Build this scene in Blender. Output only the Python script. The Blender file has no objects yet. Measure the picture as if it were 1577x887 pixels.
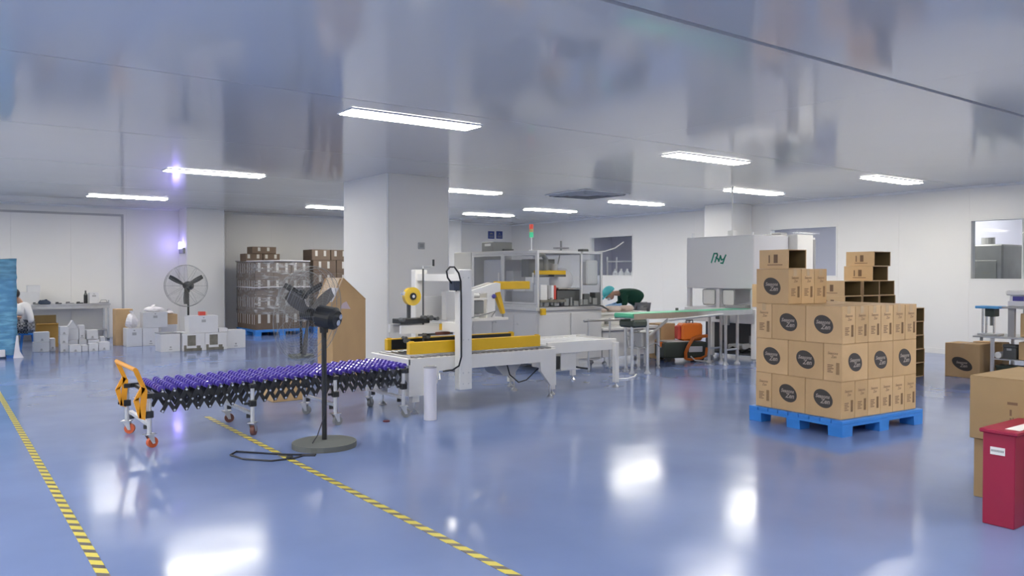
import bpy, bmesh, math, random
from mathutils import Vector, Matrix, Euler
random.seed(7)
S = bpy.context.scene
COL = S.collection
PI = math.pi
R = math.radians

# ------------------------------------------------------------------ camera, world, exposure
cam_d = bpy.data.cameras.new('camera')
cam_d.sensor_width = 36.0
cam_d.lens = 36.0 * 1220.0 / 1577.0
cam_d.clip_start = 0.05
cam = bpy.data.objects.new('camera', cam_d)
COL.objects.link(cam)
cam.location = (0, 0, 1.5)
cam.rotation_euler = (PI / 2 - 0.0177, 0, -0.6335)
S.camera = cam
S.view_settings.view_transform = 'Standard'
S.view_settings.look = 'None'
S.view_settings.gamma = 1.0
S.view_settings.exposure = 0.33
S.cycles.use_denoising = True
S.cycles.max_bounces = 10
S.cycles.diffuse_bounces = 5
S.cycles.glossy_bounces = 5
S.cycles.transmission_bounces = 8
S.cycles.transparent_max_bounces = 16
S.cycles.sample_clamp_indirect = 6.0
w = bpy.data.worlds.new('world')
S.world = w
w.use_nodes = True
w.node_tree.nodes['Background'].inputs[0].default_value = (0.75, 0.8, 0.9, 1)
w.node_tree.nodes['Background'].inputs[1].default_value = 0.3
LAMP = 31.0            # radiance of a ceiling light's diffuser
HC = 3.10              # ceiling height

# ------------------------------------------------------------------ materials
def mat(name, color, rough=0.5, metal=0.0, spec=0.5, var=0.0, vscale=6.0, bump=0.0, bscale=40.0,
        emit=None, estr=0.0, alpha=1.0, trans=0.0, coat=0.0, vstretch=(1, 1, 1), rvar=0.0, bdetail=2):
    m = bpy.data.materials.new(name)
    m.use_nodes = True
    nt = m.node_tree
    b = nt.nodes['Principled BSDF']
    c = (color[0], color[1], color[2], 1)
    b.inputs['Base Color'].default_value = c
    b.inputs['Roughness'].default_value = rough
    b.inputs['Metallic'].default_value = metal
    b.inputs['Specular IOR Level'].default_value = spec
    b.inputs['Alpha'].default_value = alpha
    b.inputs['Transmission Weight'].default_value = trans
    b.inputs['Coat Weight'].default_value = coat
    if emit:
        b.inputs['Emission Color'].default_value = (*emit, 1)
        b.inputs['Emission Strength'].default_value = estr
    if var or bump or rvar:
        tc = nt.nodes.new('ShaderNodeTexCoord')
        mp = nt.nodes.new('ShaderNodeMapping')
        mp.inputs['Scale'].default_value = vstretch
        nt.links.new(tc.outputs['Object'], mp.inputs[0])
    if var or rvar:
        n = nt.nodes.new('ShaderNodeTexNoise')
        n.inputs['Scale'].default_value = vscale
        n.inputs['Detail'].default_value = 5
        nt.links.new(mp.outputs[0], n.inputs['Vector'])
        if var:
            r = nt.nodes.new('ShaderNodeValToRGB')
            r.color_ramp.elements[0].position = 0.3
            r.color_ramp.elements[1].position = 0.7
            r.color_ramp.elements[0].color = tuple(x * (1 - var) for x in color) + (1,)
            r.color_ramp.elements[1].color = tuple(min(1, x * (1 + var)) for x in color) + (1,)
            nt.links.new(n.outputs['Fac'], r.inputs[0])
            nt.links.new(r.outputs[0], b.inputs['Base Color'])
        if rvar:
            mr = nt.nodes.new('ShaderNodeMapRange')
            mr.inputs['From Min'].default_value = 0.3
            mr.inputs['From Max'].default_value = 0.7
            mr.inputs['To Min'].default_value = max(0.02, rough - rvar)
            mr.inputs['To Max'].default_value = rough + rvar
            nt.links.new(n.outputs['Fac'], mr.inputs[0])
            nt.links.new(mr.outputs[0], b.inputs['Roughness'])
    if bump:
        n2 = nt.nodes.new('ShaderNodeTexNoise')
        n2.inputs['Scale'].default_value = bscale
        n2.inputs['Detail'].default_value = bdetail
        nt.links.new(mp.outputs[0], n2.inputs['Vector'])
        bp = nt.nodes.new('ShaderNodeBump')
        bp.inputs['Strength'].default_value = bump
        bp.inputs['Distance'].default_value = 0.02
        nt.links.new(n2.outputs['Fac'], bp.inputs['Height'])
        nt.links.new(bp.outputs[0], b.inputs['Normal'])
    return m

M = dict(
    floor=mat('floor_epoxy', (0.172, 0.238, 0.450), 0.15, spec=0.50, var=0.09, vscale=0.9, bump=0.10, bscale=2.6, rvar=0.05, bdetail=0),
    wall=mat('wall_panel_white', (0.79, 0.78, 0.76), 0.38, spec=0.4, var=0.02, vscale=0.6),
    ceil=mat('ceiling_panel_white', (0.68, 0.67, 0.64), 0.10, spec=0.8, bump=0.035, bscale=1.2, rvar=0.03, vscale=0.7),
    seam=mat('seam_grey', (0.22, 0.24, 0.27), 0.6),
    wallgap=mat('wall_gap_grey', (0.55, 0.55, 0.55), 0.6),
    trim=mat('trim_grey', (0.42, 0.42, 0.43), 0.45),
    lamp=mat('lamp_diffuser', (0.9, 0.9, 0.9), 0.4, emit=(1.0, 0.955, 0.85), estr=LAMP),
    lampframe=mat('lamp_frame', (0.85, 0.85, 0.86), 0.4),
    white=mat('white_paint', (0.76, 0.755, 0.735), 0.35, var=0.02, vscale=3),
    cream=mat('cream_paint', (0.76, 0.75, 0.72), 0.38, var=0.02, vscale=3),
    grey=mat('grey_paint', (0.60, 0.60, 0.61), 0.4, var=0.02, vscale=3),
    panelgrey=mat('panel_grey_lilac', (0.70, 0.70, 0.74), 0.35),
    dgrey=mat('dark_grey', (0.09, 0.095, 0.10), 0.5),
    mgrey=mat('mid_grey', (0.25, 0.26, 0.26), 0.5),
    black=mat('black_plastic', (0.016, 0.018, 0.021), 0.4),
    blackm=mat('black_metal', (0.02, 0.022, 0.024), 0.35, metal=0.2),
    steel=mat('stainless', (0.62, 0.63, 0.64), 0.28, metal=0.9, var=0.05, vscale=8),
    chrome=mat('chrome', (0.78, 0.79, 0.8), 0.15, metal=1.0),
    alu=mat('aluminium', (0.66, 0.67, 0.69), 0.35, metal=0.6),
    yellow=mat('yellow_paint', (0.72, 0.44, 0.015), 0.38, var=0.03),
    yellowdk=mat('yellow_orange_paint', (0.78, 0.33, 0.015), 0.4),
    purple=mat('purple_wheel', (0.085, 0.05, 0.42), 0.3, coat=0.3),
    orange=mat('orange_paint', (0.72, 0.17, 0.02), 0.4),
    redw=mat('red_orange_wheel', (0.55, 0.10, 0.03), 0.45),
    brownw=mat('brown_wheel', (0.16, 0.06, 0.05), 0.45),
    bluepal=mat('blue_pallet_plastic', (0.035, 0.22, 0.66), 0.42, var=0.06),
    red=mat('red_box_paint', (0.31, 0.008, 0.045), 0.4, var=0.06, vscale=4),  # red set darker to stand for the weak light around the box
    kraft=mat('kraft_cardboard', (0.54, 0.365, 0.195), 0.75, spec=0.2, var=0.05, vscale=5, vstretch=(1, 1, 0.4)),
    kraft2=mat('kraft_cardboard_light', (0.60, 0.41, 0.225), 0.75, spec=0.2, var=0.05, vscale=5),
    amber=mat('amber_cardboard', (0.52, 0.29, 0.06), 0.7),
    kraftdim=mat('kraft_cardboard_dimmed', (0.34, 0.235, 0.125), 0.75, spec=0.2, var=0.05, vscale=4),  # kraft darkened in colour for the weaker light at the right edge
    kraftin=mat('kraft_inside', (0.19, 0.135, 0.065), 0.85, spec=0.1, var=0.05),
    brown=mat('brown_cardboard', (0.155, 0.115, 0.088), 0.75, spec=0.2, var=0.07, vscale=5),
    tape=mat('packing_tape', (0.55, 0.40, 0.24), 0.25, spec=0.6),
    ink=mat('print_ink_dark', (0.055, 0.048, 0.045), 0.7),
    inkb=mat('print_ink_brown', (0.17, 0.10, 0.055), 0.7),
    inklight=mat('print_light', (0.36, 0.31, 0.27), 0.7),
    paper=mat('white_paper', (0.78, 0.78, 0.77), 0.6),
    lilacpaper=mat('lilac_paper', (0.58, 0.48, 0.55), 0.6),
    carton=mat('white_carton', (0.68, 0.68, 0.70), 0.55, var=0.02),
    cartonprint=mat('carton_print_grey', (0.11, 0.105, 0.10), 0.6),
    cartonolive=mat('carton_print_olive', (0.17, 0.16, 0.13), 0.6, var=0.25, vscale=8),
    labelred=mat('red_print', (0.62, 0.08, 0.06), 0.5),
    green=mat('green_belt', (0.12, 0.55, 0.33), 0.4),
    logogreen=mat('logo_green', (0.0, 0.26, 0.18), 0.4),
    cyan=mat('cyan_cloth', (0.12, 0.55, 0.60), 0.7, spec=0.2),
    bluegl=mat('blue_glove', (0.30, 0.50, 0.80), 0.5),
    dgreen=mat('dark_green_cloth', (0.012, 0.055, 0.038), 0.85, spec=0.2),
    trouser=mat('grey_trouser', (0.30, 0.31, 0.32), 0.85),
    skin=mat('skin', (0.55, 0.32, 0.22), 0.55),
    hair=mat('black_hair', (0.012, 0.010, 0.010), 0.5),
    shirt=mat('white_shirt', (0.72, 0.72, 0.74), 0.8, spec=0.2),
    darkgreen=mat('dark_green_paint', (0.045, 0.06, 0.05), 0.5),
    bluebox=mat('navy_plastic', (0.022, 0.04, 0.08), 0.4),
    bluetop=mat('blue_top', (0.12, 0.42, 0.80), 0.4),
    violet=mat('violet_window', (0.06, 0.055, 0.28), 0.3),
    beige=mat('beige_product', (0.72, 0.60, 0.53), 0.6, var=0.06),
    taperoll=mat('yellow_tape_roll', (0.75, 0.50, 0.04), 0.22, coat=0.5),
    lampred=mat('tower_red', (0.55, 0.06, 0.05), 0.3, emit=(1, 0.15, 0.1), estr=0.25),
    lampgreen=mat('tower_green', (0.05, 0.45, 0.25), 0.3, emit=(0.1, 1, 0.5), estr=0.25),
    lampamber=mat('tower_amber', (0.75, 0.6, 0.3), 0.3),
    uv=mat('uv_tube', (0.8, 0.8, 1), 0.4, emit=(0.66, 0.66, 1.0), estr=2.6),
    other=mat('adjacent_wall_lilac', (0.50, 0.50, 0.60), 0.5),
    otherdk=mat('adjacent_machine_grey', (0.26, 0.265, 0.27), 0.5, var=0.2, vscale=2),
    cord=mat('black_cord', (0.015, 0.018, 0.03), 0.5),
    rubber=mat('grey_rubber', (0.11, 0.12, 0.115), 0.7),
    bluesign=mat('blue_sign', (0.05, 0.08, 0.28), 0.5),
    darkred=mat('dark_red_plastic', (0.10, 0.015, 0.03), 0.5),
    bladegrey=mat('blade_grey', (0.15, 0.145, 0.14), 0.5),
    rollsteel=mat('roller_steel', (0.34, 0.34, 0.35), 0.35, metal=0.8),
    paleboard=mat('pale_board', (0.66, 0.52, 0.37), 0.7),
    pvc=mat('white_plastic_pipe', (0.72, 0.71, 0.78), 0.35),
    vent=mat('vent_grey', (0.38, 0.38, 0.39), 0.5),
    polybag=mat('white_film_bag', (0.72, 0.70, 0.74), 0.3),
)

def glass_mat(name, color, mix, rough=0.03):
    m = bpy.data.materials.new(name)
    m.use_nodes = True
    nt = m.node_tree
    nt.nodes.clear()
    o = nt.nodes.new('ShaderNodeOutputMaterial')
    t = nt.nodes.new('ShaderNodeBsdfTransparent')
    t.inputs[0].default_value = (*color, 1)
    g = nt.nodes.new('ShaderNodeBsdfGlossy')
    g.inputs['Roughness'].default_value = rough
    g.inputs[0].default_value = (0.9, 0.9, 0.9, 1)
    fr = nt.nodes.new('ShaderNodeLayerWeight')
    fr.inputs[0].default_value = 0.5
    pw = nt.nodes.new('ShaderNodeMath')
    pw.operation = 'POWER'
    pw.inputs[1].default_value = 4.0
    nt.links.new(fr.outputs['Facing'], pw.inputs[0])
    ad = nt.nodes.new('ShaderNodeMath')
    ad.operation = 'MULTIPLY_ADD'
    ad.inputs[1].default_value = 0.7
    ad.inputs[2].default_value = mix
    nt.links.new(pw.outputs[0], ad.inputs[0])
    mx = nt.nodes.new('ShaderNodeMixShader')
    nt.links.new(ad.outputs[0], mx.inputs[0])
    nt.links.new(t.outputs[0], mx.inputs[1])
    nt.links.new(g.outputs[0], mx.inputs[2])
    nt.links.new(mx.outputs[0], o.inputs[0])
    return m, nt, t, g
M['glass'] = glass_mat('clear_glass', (0.93, 0.95, 0.96), 0.02)[0]
M['acrylic'] = glass_mat('clear_acrylic', (0.90, 0.91, 0.93), 0.04, 0.08)[0]

def film_mat(name, tint, cover, cover_col, rough, bumpd):
    """stretch film: mostly clear, milky and glossy in wrinkles"""
    m = bpy.data.materials.new(name)
    m.use_nodes = True
    nt = m.node_tree
    b = nt.nodes['Principled BSDF']
    b.inputs['Base Color'].default_value = (*cover_col, 1)
    b.inputs['Roughness'].default_value = rough
    b.inputs['Specular IOR Level'].default_value = 0.9
    tc = nt.nodes.new('ShaderNodeTexCoord')
    mp = nt.nodes.new('ShaderNodeMapping')
    mp.inputs['Scale'].default_value = (1.6, 1.6, 7.0)
    mp.inputs['Rotation'].default_value = (0.12, 0.1, 0)
    n = nt.nodes.new('ShaderNodeTexNoise')
    n.inputs['Scale'].default_value = 2.4
    n.inputs['Detail'].default_value = 6
    nt.links.new(tc.outputs['Object'], mp.inputs[0])
    nt.links.new(mp.outputs[0], n.inputs['Vector'])
    mr = nt.nodes.new('ShaderNodeMapRange')
    mr.inputs['From Min'].default_value = 0.45
    mr.inputs['From Max'].default_value = 0.72
    mr.inputs['To Min'].default_value = cover
    mr.inputs['To Max'].default_value = min(1, cover + 0.45)
    nt.links.new(n.outputs['Fac'], mr.inputs[0])
    bp = nt.nodes.new('ShaderNodeBump')
    bp.inputs['Strength'].default_value = 0.8
    bp.inputs['Distance'].default_value = bumpd
    nt.links.new(n.outputs['Fac'], bp.inputs['Height'])
    nt.links.new(bp.outputs[0], b.inputs['Normal'])
    t = nt.nodes.new('ShaderNodeBsdfTransparent')
    t.inputs[0].default_value = (*tint, 1)
    mx = nt.nodes.new('ShaderNodeMixShader')
    nt.links.new(mr.outputs[0], mx.inputs[0])
    nt.links.new(t.outputs[0], mx.inputs[1])
    nt.links.new(b.outputs[0], mx.inputs[2])
    nt.links.new(mx.outputs[0], nt.nodes['Material Output'].inputs[0])
    return m
M['film'] = film_mat('stretch_film', (0.95, 0.95, 0.96), 0.16, (0.66, 0.66, 0.67), 0.10, 0.05)
M['bluefilm'] = film_mat('blue_wrapped_film', (0.35, 0.65, 0.85), 0.55, (0.16, 0.42, 0.60), 0.2, 0.03)

def stripe_mat(name):
    """yellow and black hazard stripes, slanting, 0.13 m period along Y"""
    m = bpy.data.materials.new(name)
    m.use_nodes = True
    nt = m.node_tree
    b = nt.nodes['Principled BSDF']
    b.inputs['Roughness'].default_value = 0.35
    tc = nt.nodes.new('ShaderNodeTexCoord')
    sp = nt.nodes.new('ShaderNodeSeparateXYZ')
    nt.links.new(tc.outputs['Object'], sp.inputs[0])
    ma = nt.nodes.new('ShaderNodeMath'); ma.operation = 'MULTIPLY_ADD'
    ma.inputs[1].default_value = 1.0
    nt.links.new(sp.outputs['X'], ma.inputs[0])
    nt.links.new(sp.outputs['Y'], ma.inputs[2])
    fr = nt.nodes.new('ShaderNodeMath'); fr.operation = 'PINGPONG'
    fr.inputs[1].default_value = 0.070
    nt.links.new(ma.outputs[0], fr.inputs[0])
    gt = nt.nodes.new('ShaderNodeMath'); gt.operation = 'GREATER_THAN'
    gt.inputs[1].default_value = 0.030
    nt.links.new(fr.outputs[0], gt.inputs[0])
    mx = nt.nodes.new('ShaderNodeMix'); mx.data_type = 'RGBA'
    mx.inputs[6].default_value = (0.10, 0.09, 0.085, 1)
    mx.inputs[7].default_value = (0.66, 0.56, 0.07, 1)
    nt.links.new(gt.outputs[0], mx.inputs[0])
    nt.links.new(mx.outputs[2], b.inputs['Base Color'])
    return m
M['hazard'] = stripe_mat('hazard_stripes')

def check_mat(name):
    m = bpy.data.materials.new(name)
    m.use_nodes = True
    nt = m.node_tree
    b = nt.nodes['Principled BSDF']
    b.inputs['Roughness'].default_value = 0.85
    tc = nt.nodes.new('ShaderNodeTexCoord')
    ch = nt.nodes.new('ShaderNodeTexChecker')
    ch.inputs['Scale'].default_value = 24
    ch.inputs['Color1'].default_value = (0.03, 0.035, 0.05, 1)
    ch.inputs['Color2'].default_value = (0.32, 0.33, 0.36, 1)
    nt.links.new(tc.outputs['Object'], ch.inputs[0])
    nt.links.new(ch.outputs[0], b.inputs['Base Color'])
    return m
M['check'] = check_mat('checked_cloth')

# ------------------------------------------------------------------ mesh helpers
class B:
    def __init__(s):
        s.bm = bmesh.new()
    def box(s, x0, y0, z0, x1, y1, z1, bev=0.0, mx=None):
        r = bmesh.ops.create_cube(s.bm, size=1.0)
        vs = r['verts']
        T = Matrix.Translation(((x0 + x1) / 2, (y0 + y1) / 2, (z0 + z1) / 2)) @ Matrix.Diagonal((abs(x1 - x0), abs(y1 - y0), abs(z1 - z0), 1))
        if mx is not None:
            T = mx @ T
        bmesh.ops.transform(s.bm, matrix=T, verts=vs)
        if bev:
            es = list({e for v in vs for e in v.link_edges})
            bmesh.ops.bevel(s.bm, geom=es, offset=bev, segments=1, affect='EDGES')
        return s
    def cyl(s, p, q, r, seg=12, r2=None, caps=True):
        p, q = Vector(p), Vector(q)
        d = q - p
        T = Matrix.Translation((p + q) / 2) @ d.to_track_quat('Z', 'Y').to_matrix().to_4x4()
        bmesh.ops.create_cone(s.bm, cap_ends=caps, segments=seg, radius1=r, radius2=(r if r2 is None else r2), depth=d.length, matrix=T)
        return s
    def sph(s, c, r, sc=(1, 1, 1), seg=12, mx=None):
        T = Matrix.Translation(c)
        if mx is not None:
            T = T @ mx
        T = T @ Matrix.Diagonal((r * sc[0], r * sc[1], r * sc[2], 1))
        bmesh.ops.create_uvsphere(s.bm, u_segments=seg, v_segments=max(6, seg * 2 // 3), radius=1.0, matrix=T)
        return s
    def prism(s, pts, axis, a0, a1):
        """pts: 2D outline; axis 'x' -> (y,z), 'y' -> (x,z), 'z' -> (x,y)"""
        def mk(p, a):
            return {'x': (a, p[0], p[1]), 'y': (p[0], a, p[1]), 'z': (p[0], p[1], a)}[axis]
        v0 = [s.bm.verts.new(mk(p, a0)) for p in pts]
        v1 = [s.bm.verts.new(mk(p, a1)) for p in pts]
        n = len(pts)
        fs = [s.bm.faces.new(v0), s.bm.faces.new(v1[::-1])]
        for i in range(n):
            fs.append(s.bm.faces.new((v0[i], v1[i], v1[(i + 1) % n], v0[(i + 1) % n])))
        bmesh.ops.recalc_face_normals(s.bm, faces=fs)
        return s
    def tube(s, pts, r, seg=6, closed=False):
        P = [Vector(p) for p in pts]
        n = len(P)
        rings = []
        prev = None
        for i in range(n):
            if closed:
                d = P[(i + 1) % n] - P[i - 1]
            else:
                d = P[min(i + 1, n - 1)] - P[max(i - 1, 0)]
            d.normalize()
            if prev is None:
                a = d.orthogonal().normalized()
            else:
                a = (prev - d * prev.dot(d)).normalized()
            prev = a
            b = d.cross(a)
            rings.append([s.bm.verts.new(P[i] + r * (math.cos(2 * PI * k / seg) * a + math.sin(2 * PI * k / seg) * b)) for k in range(seg)])
        for i in range(n if closed else n - 1):
            A, C = rings[i], rings[(i + 1) % n]
            off = 0
            if closed and i == n - 1:
                off = min(range(seg), key=lambda o: (A[0].co - C[o].co).length)
            for k in range(seg):
                s.bm.faces.new((A[k], A[(k + 1) % seg], C[(k + 1 + off) % seg], C[(k + off) % seg]))
        if not closed:
            s.bm.faces.new(rings[0][::-1]); s.bm.faces.new(rings[-1])
        return s
    def quad(s, a, b, c, d):
        s.bm.faces.new([s.bm.verts.new(p) for p in (a, b, c, d)])
        return s
    def mesh(s, name, smooth=False):
        me = bpy.data.meshes.new(name)
        s.bm.normal_update()
        s.bm.to_mesh(me)
        s.bm.free()
        if smooth:
            for p in me.polygons:
                p.use_smooth = True
        return me
    def done(s, name, m, parent=None, smooth=False):
        return put(name, s.mesh(name, smooth), m, parent)

def put(name, me, m=None, parent=None, loc=None, rot=None):
    o = bpy.data.objects.new(name, me)
    if m is not None and len(me.materials) == 0:
        me.materials.append(M[m] if isinstance(m, str) else m)
    COL.objects.link(o)
    if parent is not None:
        o.parent = parent
    if loc is not None:
        o.location = loc
    if rot is not None:
        o.rotation_euler = rot
    return o

def tag(o, label, cat, group=None, kind=None):
    o['label'] = label
    o['category'] = cat
    if group:
        o['group'] = group
    if kind:
        o['kind'] = kind
    return o

def thing(name, label, cat, loc=(0, 0, 0), rz=0.0, group=None):
    o = bpy.data.objects.new(name, None)
    o.empty_display_size = 0.1
    COL.objects.link(o)
    o.location = loc
    o.rotation_euler = (0, 0, rz)
    return tag(o, label, cat, group)

def struct(o):
    o['kind'] = 'structure'
    return o

def dup(root, loc, rz, label, group=None):
    r = root.copy(); COL.objects.link(r)
    r.location = loc
    r.rotation_euler = (0, 0, rz)
    r['label'] = label
    if group:
        r['group'] = group
    for ch in list(root.children):
        c = ch.copy(); COL.objects.link(c); c.parent = r
        for g in list(ch.children):
            d = g.copy(); COL.objects.link(d); d.parent = c
    return r

def text_mesh(txt, size, shear=0.0, bold=0.0, depth=0.0):
    cu = bpy.data.curves.new('lettering', 'FONT')
    cu.body = txt
    cu.size = size
    cu.shear = shear
    cu.offset = bold
    cu.align_x = 'CENTER'
    cu.align_y = 'CENTER'
    cu.resolution_u = 3
    cu.extrude = depth
    o = bpy.data.objects.new('lettering', cu)
    COL.objects.link(o)
    dg = bpy.context.evaluated_depsgraph_get()
    me = bpy.data.meshes.new_from_object(o.evaluated_get(dg))
    me.name = 'lettering'
    bpy.data.objects.remove(o)
    me.materials.clear()
    return me

# ------------------------------------------------------------------ setting: floor, ceiling, walls
YB, XR, XL, YF = 20.9, 15.33, -6.8, -5.0
struct(B().box(XL - .2, YF - .2, -0.12, 20.2, YB + .2, 0.0).done('floor', 'floor'))

ceil = struct(B().box(XL - .2, YF - .2, HC + 0.05, 20.2, YB + .2, HC + 0.15).done('ceiling', 'seam'))
ys = [YF - .1, -2.77, 0.33, 3.43, 6.73, 9.84, 12.94, 16.04, 19.1, YB + .1]
for i in range(len(ys) - 1):
    g0 = 0.026 if abs(ys[i] - 3.43) < .01 else 0.006
    g1 = 0.026 if abs(ys[i + 1] - 3.43) < .01 else 0.006
    xs = [XL - .1, 6.72, 15.45]
    for j in range(len(xs) - 1):
        B().box(xs[j] + .0012, ys[i] + g0, HC, xs[j + 1] - .0012, ys[i + 1] - g1, HC + 0.05).done('ceiling_panel', 'ceil', ceil)

# back wall (Y = 20.9), built of vertical wall panels
wb = struct(B().box(XL, YB + .03, 0, XR + .2, YB + .2, HC).done('wall_back', 'wallgap'))
x = XL
edges = [XL]
while x < XR - 0.3:
    x = min(x + 1.18, XR)
    edges.append(x)
edges[-1] = XR
for a, b_ in zip(edges[:-1], edges[1:]):
    B().box(a + .001, YB, 0, b_ - .001, YB + .03, HC).done('wall_panel', 'wall', wb)
# right wall (X = 15.33) with three windows
wr = struct(B().box(XR + .16, YF, 0, XR + .17, 4.9, HC).done('wall_right', 'trim'))
WINS = [(5.05, 6.74, 1.38, 2.50), (9.35, 11.03, 1.43, 2.53), (15.34, 17.1, 1.43, 2.57)]
def wall_r(y0, y1, z0=0.0, z1=HC):
    n = max(1, round((y1 - y0) / 1.18))
    for k in range(n):
        a = y0 + (y1 - y0) * k / n; c = y0 + (y1 - y0) * (k + 1) / n
        B().box(XR, a + .001, z0, XR + .15, c - .001, z1).done('wall_panel', 'wall', wr)
wall_r(YF, 5.05); wall_r(6.74, 9.35); wall_r(11.03, 15.34); wall_r(17.1, YB)
for (y0, y1, z0, z1) in WINS:
    wall_r(y0, y1, 0, z0); wall_r(y0, y1, z1, HC)
for i, (y0, y1, z0, z1) in enumerate(WINS):
    fb = B()
    t = 0.035
    fb.box(XR - .008, y0, z0, XR + .155, y0 + t, z1).box(XR - .008, y1 - t, z0, XR + .155, y1, z1)
    fb.box(XR - .008, y0 + t, z0, XR + .155, y1 - t, z0 + t).box(XR - .008, y0 + t, z1 - t, XR + .155, y1 - t, z1)
    fw = struct(fb.done('window_%d' % (i + 1), 'white'))
    B().box(XR + .06, y0 + t, z0 + t, XR + .068, y1 - t, z1 - t).done('pane', 'glass', fw)
# the walls never seen, left and behind the camera
struct(B().box(XL - .2, YF, 0, XL, YB, HC).done('wall_left', 'wall'))
struct(B().box(XL - .2, YF - .2, 0, 20.2, YF, HC).done('wall_front', 'wall'))
# baseboards
struct(B().box(XL, YB - .012, 0, XR, YB, 0.10).done('baseboard_back', 'wall'))
struct(B().box(XR - .012, YF, 0, XR, YB - .012, 0.10).done('baseboard_right', 'wall'))

# rectangular trim on the back wall at the left
tb = B()
tb.box(XL + .3, YB - .02, 2.88, 3.76, YB, 2.93).box(3.71, YB - .02, 0.1, 3.76, YB, 2.88)
struct(tb.done('trim_1', 'trim'))
# pilasters and the big column, cladding panels with corner beads
def column(name, x0, y0, x1, y1, bead=True):
    c = struct(B().box(x0 + .01, y0 + .01, 0, x1 - .01, y1 - .01, HC).done(name, 'trim'))
    B().box(x0 + .025, y0, 0, x1 - .025, y0 + .01, HC).done('wall_panel', 'wall', c)
    B().box(x0, y0 + .025, 0, x0 + .01, y1 - .025, HC).done('wall_panel', 'wall', c)
    B().box(x1 - .01, y0 + .025, 0, x1, y1 - .025, HC).done('wall_panel', 'wall', c)
    B().box(x0 + .025, y1 - .01, 0, x1 - .025, y1, HC).done('wall_panel', 'wall', c)
    for (cx, cy) in ((x0, y0), (x1, y0), (x0, y1), (x1, y1)):
        sx = 1 if cx == x0 else -1
        sy = 1 if cy == y0 else -1
        B().box(cx + sx * .001, cy + sy * .001, 0, cx + sx * .024, cy + sy * .024, HC, bev=.006).done('corner_bead', 'lampframe', c)
    return c
column('trim_2', 5.85, 11.3, 7.0, 12.95)
column('trim_3', 5.02, 20.15, 5.92, 20.88)
column('trim_4', 12.0, 20.2, 12.95, 20.88)
column('trim_5', 14.62, 11.5, 15.32, 12.3)
# cove under the ceiling on the back and right walls
struct(B().prism([(YB - .045, HC), (YB, HC), (YB, HC - .045)], 'x', XL, XR).done('trim_6', 'white'))
struct(B().prism([(XR - .045, HC), (XR, HC), (XR, HC - .045)], 'y', YF, YB).done('trim_7', 'white'))

# adjacent room behind the glass
struct(B().box(19.8, -1, 0, 20.0, YB, HC).done('wall_beyond', 'other'))
struct(B().box(XR + .2, -1.2, 0, 19.8, -1.0, HC).done('wall_beyond_front', 'other'))
struct(B().box(XR + .2, YB, 0, 19.8, YB + .2, HC).done('wall_beyond_back', 'other'))

# ------------------------------------------------------------------ ceiling lights
def lamp_proto():
    t = thing('ceiling_light', '', 'ceiling light')
    fb = B()
    fb.box(-.75, -.165, -.010, .75, -.15, 0).box(-.75, .15, -.010, .75, .165, 0)
    fb.box(-.765, -.165, -.010, -.75, .165, 0).box(.75, -.165, -.010, .765, .165, 0)
    fb.done('frame', 'lampframe', t)
    B().box(-.749, -.149, -.016, .749, .149, -.002, bev=.005).done('diffuser', 'lamp', t)
    return t
LG = 'long white ceiling lights'
lamps = [
    (4.05, 7.25, 'largest glowing ceiling light, above and before the square column'),
    (3.67, 12.95, 'glowing ceiling light left of the column, above the rear floor fans'),
    (3.35, 18.1, 'glowing ceiling light farthest left, near the purple insect lamp'),
    (8.0, 18.05, 'ceiling light half hidden by the left edge of the column, above stacked brown cartons'),
    (8.4, 12.93, 'glowing ceiling light right beside the upper right corner of the column'),
    (12.2, 17.67, 'small far ceiling light above the two blue wall signs'),
    (12.63, 15.55, 'far ceiling light just above the red and green signal tower'),
    (12.9, 12.8, 'ceiling light right of the square air diffuser'),
    (8.71, 7.28, 'large ceiling light up right, over the grey machine hood with the green logo'),
    (13.0, 9.7, 'ceiling light beside the thin white pipe, in front of the right pilaster'),
    (13.24, 7.07, 'ceiling light nearest the right wall, over the stack of empty cartons'),
]
lp = lamp_proto()
for i, (x, y, lab) in enumerate(lamps):
    if i == 0:
        lp.location = (x, y, HC); lp['label'] = lab; lp['group'] = LG
    else:
        dup(lp, (x, y, HC), 0, lab, LG)
for (x, y) in ((-0.6, 7.2), (-0.6, 12.9), (-0.6, 18.1), (4.05, 1.9), (8.7, 1.9), (13.2, 1.9), (-0.6, 1.9),
               (-1.6, -0.4), (7.0, -0.4), (10.0, -0.4), (13.2, -0.4), (-1.6, -3.0), (4.05, -3.0), (8.7, -3.0), (13.2, -3.0), (-2.0, 4.6), (-2.0, 9.8), (-2.0, 15.4), (-1.6, 2.6), (-3.9, 1.9), (-3.9, 4.6), (-3.9, 7.2), (-3.9, 9.8), (-3.9, 12.9), (-3.9, 18.1), (-5.7, 3.0), (-5.7, 7.2), (-5.7, 12.9), (-3.9, -1.5)):  # these lamps are added out of view to brighten surfaces facing the camera
    dup(lp, (x, y, HC), 0, 'unseen ceiling light outside the picture, most of these added as fill', 'ceiling lights outside the picture')
# beyond the glass
for (x, y, lab) in ((17.6, 10.6, 'ceiling light seen through the window behind the carton pallet'),
                    (16.9, 7.6, 'nearer ceiling light seen through the far right window'),
                    (18.6, 8.6, 'farther ceiling light seen through the far right window'),
                    (17.6, 17.5, 'ceiling light seen through the window behind the machine operator'),
                    (18.9, 5.6, 'added fill light beyond the far right window, nearest the picture edge'),
                    (17.4, 13.6, 'added fill light beyond the right wall, between two windows')):  # last two lamps added to brighten the adjacent room
    dup(lp, (x, y, HC), 0, lab, LG)

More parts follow.
